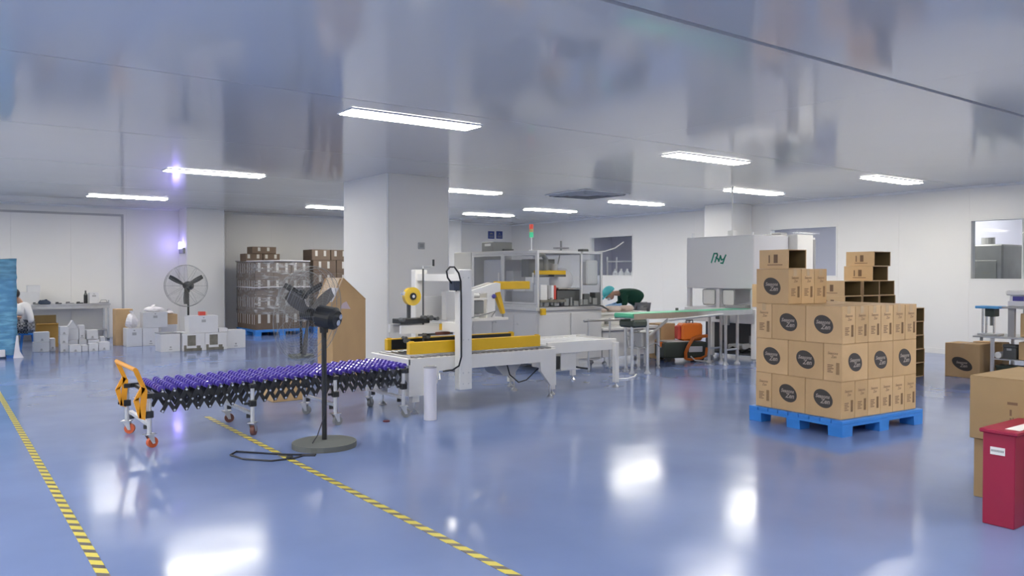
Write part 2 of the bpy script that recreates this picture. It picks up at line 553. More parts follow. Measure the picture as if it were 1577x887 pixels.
# square air diffuser
dv = thing('air_diffuser', 'square louvred air diffuser flush in the ceiling behind the column', 'air vent', (10.6, 11.9, HC - .001))
B().box(-.6, -.6, -.012, .6, .6, 0).done('backing', 'lampframe', dv)
for k, s_ in enumerate((.56, .43, .30)):
    b = B()
    for sx, sy in ((1, 0), (-1, 0), (0, 1), (0, -1)):
        if sx:
            b.prism([(sx * s_, -.012), (sx * (s_ - .05), -.045), (sx * (s_ - .06), -.045), (sx * (s_ - .02), -.012)], 'y', -s_ + .02, s_ - .02)
        else:
            b.prism([(sy * s_, -.012), (sy * (s_ - .05), -.045), (sy * (s_ - .06), -.045), (sy * (s_ - .02), -.012)], 'x', -s_ + .02, s_ - .02)
    b.done('louvre', 'vent', dv)
B().box(-.16, -.16, -.03, .16, .16, -.012, bev=.008).done('centre_plate', 'vent', dv)

# small control plate on the column, blue signs on the back wall
cp = thing('switch_plate', 'small grey control plate on the front of the square column', 'switch', (6.46, 11.3, 1.96))
B().box(-.06, -.022, -.055, .06, 0, .055, bev=.006).done('plate', 'vent', cp)
B().box(-.035, -.028, -.03, .035, -.022, .03).done('screen', 'mgrey', cp)
for (x, z, lab, pts) in ((14.52, 2.75, 'left one of two small blue square signs on the far wall', [(-.03, .07), (.03, .07), (.07, .02), (-.07, .02)]),
                         (14.84, 2.76, 'right one of two small blue square signs on the far wall', [(-.05, .0), (0, .08), (.05, .0), (0, .03)])):
    t = thing('wall_sign', lab, 'sign', (x, YB, z), 0, 'blue signs on the far wall')
    B().box(-.12, -.012, -.12, .12, 0, .12).done('board', 'bluesign', t)
    b = B()
    b.prism(pts, 'y', -.016, -.012)
    b.box(-.08, -.016, -.08, .08, -.012, -.055).box(-.08, -.016, -.035, .08, -.012, -.02)
    b.done('symbol', 'mgrey', t)

# purple insect lamp with its own light
uv = thing('insect_lamp', 'glowing violet insect lamp on the shaded side of the left pilaster', 'lamp', (5.02, 20.5, 2.12))
B().box(-.05, -.2, -.12, 0, .2, .02, bev=.01).done('housing', 'mgrey', uv)
B().prism([(-.14, 0.0), (.14, 0.0), (.06, .17), (-.06, .17)], 'x', -.085, -.05).done('tube', 'uv', uv)
ld = bpy.data.lights.new('violet_glow', 'POINT')
ld.color = (0.30, 0.22, 1.0)
ld.energy = 4.0
ld.specular_factor = 0.15
ld.shadow_soft_size = 0.08
lo = bpy.data.objects.new('violet_glow', ld)
COL.objects.link(lo); lo.parent = uv; lo.location = (-.16, 0, .12)

# floor tapes
for (x, y0, y1, lab) in ((0.68, -1.0, 14.0, 'yellow and black floor tape running along the left edge'),
                         (2.33, -1.0, 8.6, 'yellow and black floor tape passing under the wheel conveyor')):
    o = B().box(x - .027, y0, 0.0005, x + .027, y1, 0.003).done('floor_tape', 'hazard')
    tag(o, lab, 'floor tape', 'hazard tapes on the floor')

# ------------------------------------------------------------------ cartons
def carton_part(t, L, W, H, m='kraft', tape=True, flaps=True, joint=.0015):
    """closed carton: L along x, W along y; base centre at the origin of t"""
    b = B()
    b.box(-L / 2, -W / 2, 0, L / 2, W / 2, H - .004, bev=.004)
    b.done('body', m, t)
    if flaps:
        for s_ in (-1, 1):
            y0, y1 = (joint, W / 2 - .001) if s_ > 0 else (-W / 2 + .001, -joint)
            B().box(-L / 2 + .001, y0, H - .004, L / 2 - .001, y1, H).done('flap', m, t)
    if tape:
        b = B()
        b.box(-L / 2 - .001, -.024, H, L / 2 + .001, .024, H + .0008)
        b.box(-L / 2 - .001, -.024, H - .07, -L / 2, .024, H + .0008).box(L / 2, -.024, H - .07, L / 2 + .001, .024, H + .0008)
        b.done('packing_tape', 'tape', t)
    return t

T_season = text_mesh('Seasons', 0.048, 0.25, 0.0012)
T_zen = text_mesh('Zen', 0.062, 0.25, 0.0014)
M['inkside'] = mat('print_ink_faded', (0.24, 0.15, 0.08), 0.7)
T_small = text_mesh('Seasons', 0.034, 0.25, 0.0008)
T_small2 = text_mesh('Zen', 0.034, 0.25, 0.0008)

def oval_mesh(rx, rz):
    b = B()
    n = 28
    ca, sa = math.cos(R(-24)), math.sin(R(-24))
    b.prism([(rx * math.cos(2 * PI * k / n) * ca - rz * math.sin(2 * PI * k / n) * sa, rx * math.cos(2 * PI * k / n) * sa + rz * math.sin(2 * PI * k / n) * ca) for k in range(n)], 'y', -.0012, 0)
    me = b.mesh('logo')
    me.materials.append(M['ink'])
    return me
OVAL = oval_mesh(0.108, 0.083)
OVALW = oval_mesh(0.150, 0.085)
def lettering(meshes, par, mname):
    """joins text meshes [(me, x, z)] on the plane y=-0.002 facing -y"""
    bm = bmesh.new()
    for me, x, z in meshes:
        k = len(bm.verts)
        bm.from_mesh(me)
        bm.verts.ensure_lookup_table()
        for v in bm.verts[k:]:
            v.co = Vector((v.co.x + x, -.0022, v.co.y + z))
    me = bpy.data.meshes.new('lettering')
    bm.to_mesh(me); bm.free()
    me.materials.append(M[mname])
    return me
LET_LOGO = lettering([(T_season, -.006, .020), (T_zen, .022, -.026)], None, 'inklight')
def side_print():
    bm = bmesh.new()
    b = B(); b.bm.free(); b.bm = bm
    for me, x, z in ((T_small, 0, .095), (T_small2, .012, .062)):
        k = len(bm.verts)
        bm.from_mesh(me)
        bm.verts.ensure_lookup_table()
        for v in bm.verts[k:]:
            v.co = Vector((v.co.x + x, -.0012, v.co.y + z))
    for k in range(5):
        b.box(-.055, -.0012, -.02 - k * .016, -.055 + (.062, .05, .066, .04, .058)[k], 0, -.011 - k * .016)
    for k in range(7):
        b.box(.038 + k * .005, -.0012, -.10, .0405 + k * .005, 0, .01)
    me = bpy.data.meshes.new('printing')
    bm.to_mesh(me); bm.free()
    me.materials.append(M['inkside'])
    return me
SIDE = side_print()

def logo_on(t, face, L, W, H, dz=0.0, wide=False):
    loc, rz = {'-y': ((0, -W / 2, H / 2 + dz), 0), '+y': ((0, W / 2, H / 2 + dz), PI),
               '-x': ((-L / 2, 0, H / 2 + dz), -PI / 2), '+x': ((L / 2, 0, H / 2 + dz), PI / 2)}[face]
    o = put('logo', OVALW if wide else OVAL, None, t, loc, (0, 0.0, rz))
    put('lettering', LET_LOGO, None, o)
def print_on(t, face, L, W, H):
    loc, rz = {'-y': ((0, -W / 2, H / 2 - .01), 0), '+y': ((0, W / 2, H / 2 - .01), PI),
               '-x': ((-L / 2, 0, H / 2 - .01), -PI / 2), '+x': ((L / 2, 0, H / 2 - .01), PI / 2)}[face]
    put('printing', SIDE, None, t, loc, (0, 0, rz))

# the blue pallet with three layers of cartons (turned 4 degrees)
PR = R(-4)
PM = Matrix.Translation((6.76, 4.07, 0)) @ Matrix.Rotation(PR, 4, 'Z')
def pallet(label, loc, rz, L, W, H, nx, ny):
    t = thing('pallet', label, 'pallet', loc, rz, 'blue plastic pallets')
    # deck of slats, three rows of feet, tie boards
    ns = 9
    for k in range(ns):
        y0 = W * k / ns
        B().box(0, y0 + .004, H - .035, L, y0 + W / ns - .004, H, bev=.004).done('slat', 'bluepal', t)
    B().box(.004, .004, H - .06, L - .004, W - .004, H - .035).done('frame', 'bluepal', t)
    fw = .16
    for i in range(nx):
        for j in range(ny):
            x = i * (L - fw) / (nx - 1); y = j * (W - fw) / (ny - 1)
            b = B()
            b.prism([(x + .008, 0), (x + fw - .008, 0), (x + fw - .002, H - .06), (x + .002, H - .06)], 'y', y + .004, y + fw - .004)
            b.done('foot', 'bluepal', t)
    return t
pl = PM @ Vector((-.05, -.045, 0))
pallet('blue plastic pallet under the tall stack of kraft cartons with oval logos', pl, PR, 1.30, 1.09, .15, 3, 3)

CL, CW, CH = .396, .1965, .349
made = {}
def pc(px, py, lay, along, label, group, faces):
    """carton of the stack: centre px,py in pallet axes, 'x' or 'y' length direction"""
    p = PM @ Vector((px, py, .15 + lay * .35 + .001))
    if lay == 3:
        p.z += .001
    rz = PR + (0 if along == 'x' else PI / 2)
    t = thing('logo_carton', label, 'carton', p, rz + R(random.uniform(-.15, .15)), group)
    carton_part(t, CL, CW, CH, random.choice(['kraft', 'kraft', 'kraft2']), tape=(lay >= 2))
    for f in faces:   # faces given in pallet axes -> local
        loc_f = f if along == 'x' else {'-x': '+y', '-y': '-x'}[f]
        if loc_f in ('-y', '+y'):
            logo_on(t, loc_f, CL, CW, CH)
        else:
            print_on(t, loc_f, CL, CW, CH)
    return t
LN = {0: 'bottom', 1: 'middle', 2: 'third'}
ORD = ['first', 'second', 'third', 'fourth', 'fifth', 'sixth']
GS = 'logo cartons stacked on the blue pallet'
for lay in (0, 2):
    n = LN[lay] + ' layer'
    for k in range(6):
        if k == 0:
            lab = 'kraft carton at the near corner of the stack, %s, logo on its left face' % n
        else:
            lab = 'narrow kraft carton end, %s from the near corner on the right side, %s' % (ORD[k], n)
        pc(.1 + .2 * k, .2, lay, 'y', lab, GS, ['-y'] + (['-x'] if k == 0 else []))
    for k in range(6):
        if k == 0:
            pc(.1, .6, lay, 'y', 'logo carton in the centre of the left side of the stack, %s' % n, GS, ['-x'])
        elif lay == 2:
            pc(.1 + .2 * k, .6, lay, 'y', 'carton lid in the middle of the stack top, %s from the left' % ORD[k], GS, [])
    for k in range(3):
        if k == 0:
            pc(.2, .9, lay, 'x', 'kraft carton at the far left corner of the stack, narrow end showing, %s' % n, GS, ['-x'])
        elif lay == 2 and k == 1:
            pc(.2 + .4 * k, .9, lay, 'x', 'carton lid in the rear row of the stack top, %s' % ['left end', 'middle', 'right end'][k], GS, [])
        elif lay == 2:
            pc(.2 + .4 * k, .9, lay, 'x', 'carton lid in the rear row of the stack top, right end', GS, [])
for k in range(3):
    pc(.2 + .4 * k, .1, 1, 'x', ['kraft carton on the near corner of the stack, middle layer, logo on its right face',
                                 'kraft carton with round logo, centre of the right side, middle layer',
                                 'kraft carton with round logo, far right end of the stack, middle layer'][k], GS, ['-y'] + (['-x'] if k == 0 else []))
for j, y in enumerate((.4, .8)):
    for k in range(6):
        if k == 0:
            pc(.1, y, 1, 'y', ['logo carton second from the near corner on the left side, middle layer',
                               'logo carton at the far left end of the stack, middle layer'][j], GS, ['-x'])
for k in range(3):
    pc(.1 + .2 * k, .8, 3, 'y', ['topmost logo carton of the stack, its oval logo facing left, white light on its lid',
                                 'narrow carton end in the upper trio, middle one',
                                 'narrow carton end in the upper trio, right one'][k], GS, ['-y'] + (['-x'] if k == 0 else []))

# open empty carton: lies on its side, open end towards -y
def open_carton(label, loc, rz, L, D, H, group, first={}):
    """L along x (mouth width), D along y (depth), H high; mouth on the -y side"""
    t = thing('open_carton', label, 'carton', loc, rz, group)
    key = (L, D, H)
    if key not in first:
        th = .006
        b = B()
        b.box(-L / 2, -D / 2, 0, L / 2, D / 2, th).box(-L / 2, -D / 2, H - th, L / 2, D / 2, H)
        b.box(-L / 2, -D / 2, th, -L / 2 + th, D / 2, H - th).box(L / 2 - th, -D / 2, th, L / 2, D / 2, H - th)
        b.box(-L / 2 + th, D / 2 - th, th, L / 2 - th, D / 2, H - th)
        body = b.mesh('body'); body.materials.append(M['kraft2'])
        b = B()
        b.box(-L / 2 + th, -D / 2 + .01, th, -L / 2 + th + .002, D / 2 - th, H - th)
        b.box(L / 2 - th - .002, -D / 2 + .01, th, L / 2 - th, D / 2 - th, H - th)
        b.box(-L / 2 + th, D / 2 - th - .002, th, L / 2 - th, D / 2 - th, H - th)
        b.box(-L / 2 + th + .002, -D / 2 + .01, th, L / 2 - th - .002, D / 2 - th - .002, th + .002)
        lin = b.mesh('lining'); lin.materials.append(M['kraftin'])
        b = B()
        b.box(-L / 2 - .0012, -.05, H * .3, -L / 2, .0, H * .75).box(-L / 2 - .0012, .05, H * .3, -L / 2, .065, H * .72).box(-L / 2 - .0012, -.11, H * .18, -L / 2, .08, H * .22)
        pr = b.mesh('printing'); pr.materials.append(M['inkb'])
        first[key] = (body, lin, pr)
    body, lin, pr = first[key]
    put('body', body, None, t); put('lining', lin, None, t); put('printing', pr, None, t)
    return t
GE = 'empty open cartons'
p = PM @ Vector((.16, .80, .15 + 4 * .35 + .003))
open_carton('empty open carton lying on top of the logo carton stack, dark mouth to the right', p, PR + R(-2), .26, .37, .19, GE)
# the stack of empties behind the pallet, near the right wall
cols = [9.92, 10.34, 10.76, 11.18, 11.60]
CN = ['leftmost', 'second', 'middle', 'fourth', 'rightmost']
for c, x in enumerate(cols):
    top = 7 if c in (1, 2) else (7 if c == 0 else 5)
    for l in range(top):
        if l == top - 1:
            lab = 'open empty carton on top of the %s column of empties' % CN[c]
        elif c == 4:
            lab = 'open empty carton, rightmost column of empties, %s from the floor' % ORD[l]
        else:
            lab = 'open empty carton, %s column of the empties, %s from the floor' % (CN[c], ['first', 'second', 'third', 'fourth', 'fifth', 'sixth', 'seventh'][l])
        open_carton(lab, (x + random.uniform(-.003, .003), 6.02 + random.uniform(-.015, .015), l * .201), R(random.uniform(-.4, .4)), .41, .42, .2, GE)
open_carton('lower one of two empty open cartons crowning the stack of empties', (10.60, 6.03, 7 * .201 + .001), R(1), .41, .42, .2, GE)
open_carton('topmost empty open carton of the stack of empties by the right wall', (10.64, 6.02, 8 * .201 + .002), R(-1), .41, .42, .2, GE)

# ------------------------------------------------------------------ wheel conveyor
cv = thing('wheel_conveyor', 'expandable scissor conveyor with purple skate wheels and yellow end handle', 'conveyor', (0, 0, 0))
CX0, CX1, CYN, CYF = 1.62, 4.02, 7.36, 8.12
NU = 24
def cz(x):
    return .475 + .035 * (x - CX0) / (CX1 - CX0)
wb_ = B()
wb_.cyl((0, -.019, 0), (0, .019, 0), .031, 14)
wb_.cyl((0, -.024, 0), (0, .024, 0), .015, 8)
WHEEL = wb_.mesh('skate_wheel'); WHEEL.materials.append(M['purple'])
ab = B(); ab.cyl((0, CYN - .01, 0), (0, CYF + .01, 0), .006, 6)
AXLE = ab.mesh('axle'); AXLE.materials.append(M['steel'])
xs = [CX0 + (CX1 - CX0) * (1 - (1 - k / NU) * (1 + .12 * (k / NU))) if False else CX0 + (CX1 - CX0) * k / NU for k in range(NU + 1)]
for k, x in enumerate(xs):
    put('axle', AXLE, None, cv, (x, 0, cz(x) + .018))
    nW = 9
    for q in range(nW):
        y = CYN + .05 + (CYF - CYN - .10) * q / (nW - 1)
        put('skate_wheel', WHEEL, None, cv, (x, y, cz(x) + .018))
def link_mesh():
    b = B()
    p = (xs[1] - xs[0])
    hx, hz = p / 2, .085
    ln = math.hypot(hx, hz); ux, uz = hx / ln, hz / ln
    wd = .017
    nx_, nz_ = -uz * wd, ux * wd
    ex = .012
    P0 = (-hx - ux * ex, -hz - uz * ex); P1 = (hx + ux * ex, hz + uz * ex)
    b.prism([(P0[0] + nx_, P0[1] + nz_), (P0[0] - nx_, P0[1] - nz_), (P1[0] - nx_, P1[1] - nz_), (P1[0] + nx_, P1[1] + nz_)], 'y', -.003, .003)
    me = b.mesh('scissor_link'); me.materials.append(M['black'])
    return me
LINK = link_mesh()
LINK2 = LINK.copy()
for v in LINK2.vertices:
    v.co.x = -v.co.x
LINK2.flip_normals()
bb = B(); bb.cyl((0, -.009, 0), (0, .009, 0), .0105, 8)
BOLT1 = bb.mesh('pivot_bolt'); BOLT1.materials.append(M['chrome'])
for side, y in ((-1, CYN - .006), (1, CYF + .006), (0, (CYN + CYF) / 2)):
    for k in range(NU):
        xm = (xs[k] + xs[k + 1]) / 2
        z = cz(xm) - .085
        put('scissor_link', LINK, None, cv, (xm, y - .004, z))
        put('scissor_link', LINK2, None, cv, (xm, y + .004, z))
        if side == -1:
            put('pivot_bolt', BOLT1, None, cv, (xm, y - .004, z))
    if side == -1:
        for k in range(NU + 1):
            put('pivot_bolt', BOLT1, None, cv, (xs[k], y - .004, cz(xs[k])))
            put('pivot_bolt', BOLT1, None, cv, (xs[k], y - .004, cz(xs[k]) - .17))
# legs in pairs, cross bar, casters
def caster(par, x, y, wm, ang):
    b = B()
    c, s_ = math.cos(ang), math.sin(ang)
    b.box(-.045, -.035, .115, .045, .035, .122)
    b.cyl((0, 0, .122), (0, 0, .135), .02, 10)
    b.prism([(-.03, .115), (.03, .115), (-.015, .035), (-.04, .035)], 'y', -.026, -.022)
    b.prism([(-.03, .115), (.03, .115), (-.015, .035), (-.04, .035)], 'y', .022, .026)
    b.cyl((-.025, -.03, .046), (-.025, .03, .046), .006, 8)
    o = b.done('caster', 'steel', par)
    o.location = (x, y, 0); o.rotation_euler = (0, 0, ang)
    wbm = B()
    wbm.cyl((-.025, -.018, .046), (-.025, .018, .046), .046, 16)
    wbm.done('wheel', wm, o)
    return o
for i, (x, wm) in enumerate(((1.51, 'redw'), (2.40, 'brownw'), (3.22, 'mgrey'), (3.98, 'mgrey'))):
    zt = cz(max(x, CX0)) - .005
    for j, y in enumerate((7.34, 8.14)):
        dx = -.03 if (i == 0 and j == 1) else 0
        B().cyl((x + dx, y, .135), (x + dx, y, zt), .019, 12).done('leg', 'alu', cv)
        B().box(x + dx - .03, y - .028, zt - .04, x + dx + .03, y + .028, zt + .002, bev=.006).done('leg_collar', 'black', cv)
        b = B()
        b.box(x + dx - .032, y - .03, zt - .21, x + dx + .032, y + .03, zt - .15, bev=.006)
        b.cyl((x + dx - .03, y, zt - .18), (x + dx - .075, y, zt - .18), .012, 8)
        b.done('clamp', 'black', cv)
        caster(cv, x + dx, y, wm, R((200, 150, 230, 170, 190, 130, 160, 215)[i * 2 + j]))
    b = B()
    b.box(x - .018, 7.35, .19, x + .018, 8.13, .215)
    b.done('cross_bar', 'alu', cv)
    b = B()
    b.cyl((x - .01, 7.42, .155), (x - .01, 7.42, .19), .022, 8).cyl((x - .01, 8.02, .155), (x - .01, 8.02, .19), .022, 8)
    b.done('bumper', 'black', cv)
# end frame rails and yellow handle
b = B()
b.box(1.50, CYN - .03, .43, 1.63, CYN - .012, .47).box(1.50, CYF + .012, .43, 1.63, CYF + .03, .47)
b.box(3.97, CYN - .03, .46, 4.04, CYN - .012, .51).box(3.97, CYF + .012, .46, 4.04, CYF + .03, .51)
b.box(1.545, CYN - .012, .43, 1.575, CYF + .012, .46)
b.done('end_frame', 'black', cv)
hb = B()
for y in (7.31, 8.13):
    for (pts) in ([(1.42, .27), (1.47, .25), (1.49, .50), (1.445, .52)],
                  [(1.42, .27), (1.44, .27), (1.42, .45), (1.38, .42)],
                  [(1.445, .52), (1.49, .50), (1.415, .69), (1.375, .69)],
                  [(1.38, .42), (1.42, .43), (1.475, .52), (1.44, .54)]):
        hb.prism(pts, 'y', y - .012, y + .012)
hb.cyl((1.395, 7.30, .685), (1.395, 8.14, .685), .018, 10)
hb.done('handle', 'yellowdk', cv)

# ------------------------------------------------------------------ pedestal fans
def fan(label, loc, rz, hz, cr, base_r, mtilt, group, wire=.0022, blade_m='black'):
    """head faces local -y"""
    t = thing('pedestal_fan', label, 'fan', loc, rz, group)
    b = B()
    b.cyl((0, 0, 0), (0, 0, .045), base_r, 32).cyl((0, 0, .045), (0, 0, .062), base_r * .96, 32, r2=base_r * .45)
    b.done('base', 'rubber', t)
    B().cyl((0, 0, .06), (0, 0, hz - .1), .022, 12).done('pole', 'blackm', t)
    T = Matrix.Translation((0, 0, hz)) @ Matrix.Rotation(mtilt, 4, 'X')
    b = B()
    b.prism([(-.03, hz - .14), (.03, hz - .14), (.045, hz - .02), (-.045, hz - .02)], 'y', -.02, .02)
    b.done('bracket', 'black', t)
    mb = B()
    mb.cyl((0, .14, 0), (0, .11, 0), .07, 24, r2=.098)
    mb.cyl((0, .11, 0), (0, -.04, 0), .098, 24)
    mb.cyl((0, -.04, 0), (0, -.09, 0), .098, 24, r2=.05)
    o = mb.done('motor', 'black', t)
    o.matrix_local = T
    kb = B(); kb.cyl((-.02, .135, .02), (-.02, .158, .02), .024, 12).cyl((.0, .135, -.03), (.0, .155, -.03), .026, 12)
    kb.done('knob', 'chrome', o)
    cb = B()
    cy = -.16
    for (rr, yy) in ((cr, cy), (cr * .98, cy - .05), (cr * .98, cy + .05)):
        cb.tube([(rr * math.cos(2 * PI * k / 40), yy, rr * math.sin(2 * PI * k / 40)) for k in range(40)], wire * 1.6, 4, True)
    nr = 16
    for q in range(1, nr):
        rr = cr * (.12 + .86 * q / nr)
        dz_ = .10 * math.sqrt(max(0, 1 - (rr / cr) ** 2)) + .035
        for sgn in (-1, 1):
            cb.tube([(rr * math.cos(2 * PI * k / 36), cy + sgn * dz_, rr * math.sin(2 * PI * k / 36)) for k in range(36)], wire * .55, 3, True)
    for q in range(12):
        a = 2 * PI * q / 12
        for sgn in (-1, 1):
            pts = []
            for e in range(6):
                rr = cr * (.1 + .9 * e / 5)
                pts.append((rr * math.cos(a), cy + sgn * (.10 * math.sqrt(max(0, 1 - (rr / cr) ** 2)) + .035), rr * math.sin(a)))
            cb.tube(pts, wire, 4)
    o2 = cb.done('cage', 'mgrey', t)
    o2.matrix_local = T
    hb = B()
    hb.cyl((0, cy + .06, 0), (0, cy - .06, 0), .055, 16)
    o4 = hb.done('hub', 'black', t)
    o4.matrix_local = T
    for q in range(3):
        a = PI / 2 + 2 * PI * q / 3 + PI
        bl = B()
        n = 6
        lo, up = [], []
        for e in range(n):
            f = e / (n - 1)
            rr = .05 + (cr * .88 - .05) * f
            wd = .03 + .026 * math.sin(f * PI * .8)
            tw = .6 - .35 * f
            lo.append((rr, -wd * math.cos(tw), -wd * math.sin(tw) * .7)); up.append((rr, wd * math.cos(tw), wd * math.sin(tw) * .7))
        for th in (-.003, .003):
            vs = [bl.bm.verts.new((p_[0] * math.cos(a) - p_[1] * math.sin(a), cy + p_[2] + th, p_[0] * math.sin(a) + p_[1] * math.cos(a))) for p_ in lo + up[::-1]]
            for e in range(n - 1):
                f4 = (vs[e], vs[e + 1], vs[2 * n - 2 - e], vs[2 * n - 1 - e])
                bl.bm.faces.new(f4 if th < 0 else f4[::-1])
        o3 = bl.done('blade', blade_m, t)
        o3.matrix_local = T
    return t
GF = 'black industrial pedestal fans'
f1 = fan('near black pedestal fan seen from behind, standing before the wheel conveyor', (2.75, 6.5, 0), R(212), 1.13, .42, .275, R(-8), GF, .0015, 'bladegrey')
B().tube([(.03, .03, .95), (.10, .08, .9), (.11, .09, .7), (.07, .06, .45), (.06, .05, .3), (.13, .02, .12), (.2, .02, .07)], .0045, 5).done('lead', 'cord', f1)
f2 = fan('black fan at the far left wall, its three blades facing the hall', (4.62, 18.45, 0), R(-30), 1.24, .46, .27, R(0), GF, .003)
f3 = fan('black fan standing between the wheel conveyor and the wrapped brown cartons', (5.38, 13.75, 0), R(-5), 1.12, .45, .23, R(4), GF, .003)
# its cord on the floor
o = B().tube([(2.56, 6.22, .007), (2.48, 6.27, .007), (2.34, 6.38, .007), (2.2, 6.55, .007), (2.06, 6.72, .008), (1.98, 6.62, .008), (2.02, 6.42, .008), (2.18, 6.22, .008), (2.36, 6.2, .007), (2.46, 6.25, .007), (2.54, 6.19, .007)], .008, 5).done('power_cord', 'cord')
tag(o, 'black fan cord looping on the floor across the hazard tape', 'cord')
o2 = B().box(-.03, -.016, 0, .03, .016, .026, bev=.006).done('plug', 'black', o)
o2.location = (2.33, 6.215, .001); o2.rotation_euler = (0, 0, .5)

def rebase(t):
    """children were built in world coordinates: put them under the base point of t"""
    for c in t.children:
        c.location = Vector(c.location) - Vector(t.location)
    return t

cv.location = (2.8, 7.74, 0)
rebase(cv)

# ------------------------------------------------------------------ carton sealer
t = thing('carton_sealer', 'white carton taping machine with yellow side guides and a tall mast', 'machine', (5.1, 7.8, 0))
out = [(4.07, .60), (6.08, .60), (6.08, .16), (6.00, .16), (5.85, .34), (5.84, .45), (4.44, .45), (4.42, .33), (4.33, .20), (4.07, .20)]
for y in (7.38, 8.20):
    B().prism(out, 'y', y, y + .04).done('side_panel', 'cream', t)
B().box(4.05, 7.38, .53, 4.09, 8.24, .605, bev=.006).done('end_plate', 'white', t)
B().box(4.07, 7.42, .20, 4.09, 7.62, .53).done('leg_panel', 'cream', t)
B().box(4.07, 8.04, .20, 4.09, 8.20, .53).done('leg_panel', 'cream', t)
B().box(4.09, 7.42, .50, 6.05, 8.2, .515).done('tray', 'dgrey', t)
B().box(6.05, 7.42, .5, 6.08, 8.2, .59).done('end_plate', 'cream', t)
def foot(par, x, y, ztop, m='steel'):
    b = B()
    b.cyl((x, y, .03), (x, y, ztop), .011, 8).cyl((x, y, 0), (x, y, .018), .042, 14).cyl((x, y, .018), (x, y, .045), .036, 14, r2=.012)
    return b.done('levelling_foot', m, par)
for x in (4.17, 6.04):
    for y in (7.45, 8.18):
        foot(t, x, y, .2 if x < 5 else .17)
        if x < 5:
            B().box(x - .04, y - .04, .13, x + .04, y + .04, .2).done('foot_socket', 'cream', t)
rb = B(); rb.cyl((0, 7.43, 0), (0, 8.19, 0), .022, 12)
ROLL = rb.mesh('roller'); ROLL.materials.append(M['rollsteel'])
x = 4.15
while x < 6.05:
    put('roller', ROLL, None, t, (x, 0, .597))
    x += .078
def guide(y, sgn):
    g = B()
    g.box(4.12, y - .035, .635, 5.9, y + .035, .765, bev=.004)
    o = g.done('side_guide', 'yellow', t)
    o.location = (0.0 if sgn < 0 else .03, 0, 0)
    bb = B()
    yy = y - sgn * .041
    bb.box(4.17, yy - .006, .645, 5.84, yy + .006, .755)
    bb.done('drive_belt', 'black', o)
    bb = B()
    bb.cyl((5.87, y, .765), (5.87, y, .775), .03, 12).cyl((4.16, y, .765), (4.16, y, .775), .03, 12)
    bb.done('pulley', 'yellow', o)
guide(7.49, -1)
guide(8.06, 1)
for y0, y1, nm in ((7.27, 7.375, 'mast'), (8.245, 8.35, 'mast')):
    b = B(); b.box(4.635, y0, .235, 4.795, y1, 1.55, bev=.006)
    o = b.done(nm, 'white', t)
    bb = B()
    for zz in (.42, .30, 1.46, .78):
        for xx in (4.68, 4.75):
            bb.cyl((xx, y0 - .006, zz), (xx, y0, zz), .007, 8)
    bb.done('bolt_row', 'steel', o)
B().box(4.66, 7.375, 1.42, 4.77, 8.245, 1.50).done('top_beam', 'white', t)
# taping head
h = B(); h.box(4.13, 7.66, .845, 4.98, 7.70, .935).box(4.13, 7.92, .845, 4.98, 7.96, .935).box(4.93, 7.7, .86, 4.97, 7.92, .93)
h.done('head_plate', 'white', t)
B().box(4.64, 7.37, .86, 4.79, 7.66, .96).done('head_bracket', 'white', t)
B().box(4.15, 7.71, .95, 4.52, 7.91, 1.005, bev=.006).done('tape_carriage', 'black', t)
B().box(4.285, 7.80, 1.0, 4.325, 7.82, 1.26).done('tape_arm', 'dgrey', t)
rl_ = B().cyl((4.335, 7.765, 1.25), (4.335, 7.825, 1.25), .103, 28).done('tape_roll', 'taperoll', t)
rc = B().cyl((4.335, 7.755, 1.25), (4.335, 7.835, 1.25), .040, 18).done('core', 'black', rl_)
B().cyl((4.335, 7.750, 1.25), (4.335, 7.756, 1.25), .018, 12).done('shaft_end', 'chrome', rl_)
B().cyl((4.225, 7.77, 1.285), (4.225, 7.80, 1.285), .022, 12).done('guide_roller', 'chrome', t)
b = B()
for (x0, z0, r_) in ((4.15, 1.0, .022), (4.42, 1.02, .02), (4.50, 1.01, .03), (4.58, 1.0, .022), (4.18, .80, .018), (4.21, .765, .026), (4.46, .81, .028)):
    b.cyl((x0, 7.64, z0), (x0, 7.72, z0), r_, 12)
o = b.done('guide_pulleys', 'dgrey', t); o['kind'] = 'stuff'
B().box(4.34, 7.64, .815, 4.78, 7.66, .838).done('blade_cover', 'dgrey', t)
B().box(4.55, 7.635, .815, 4.74, 7.65, .85, bev=.004).done('brush', 'brownw', t)
B().box(4.61, 7.65, .87, 4.67, 7.658, .94).done('warning_label', 'yellow', t)
B().cyl((4.49, 7.81, .72), (4.49, 7.81, 1.56), .011, 8).done('lift_screw', 'dgrey', t)
ck = B(); ck.tube([(4.49, 7.81, 1.555), (4.49, 7.81, 1.58), (4.635, 7.81, 1.585)], .009, 6)
ck.done('crank', 'steel', t)
B().cyl((4.625, 7.81, 1.59), (4.625, 7.81, 1.665), .013, 8).done('crank_handle', 'black', t)
B().box(4.50, 7.99, .96, 4.96, 8.01, 1.24).done('back_plate', 'grey', t)
B().tube([(4.70, 7.35, 1.25), (4.60, 7.33, 1.36), (4.50, 7.30, 1.46), (4.475, 7.28, 1.53), (4.51, 7.27, 1.575), (4.56, 7.26, 1.575), (4.615, 7.26, 1.51), (4.642, 7.258, 1.42),
          (4.648, 7.258, 1.2), (4.648, 7.258, .6), (4.63, 7.28, .50), (4.58, 7.33, .455), (4.50, 7.40, .44)], .010, 8).done('hose', 'black', t)
B().box(4.555, 7.26, 1.32, 4.635, 7.36, 1.425, bev=.006).done('junction_box', 'bluebox', t)
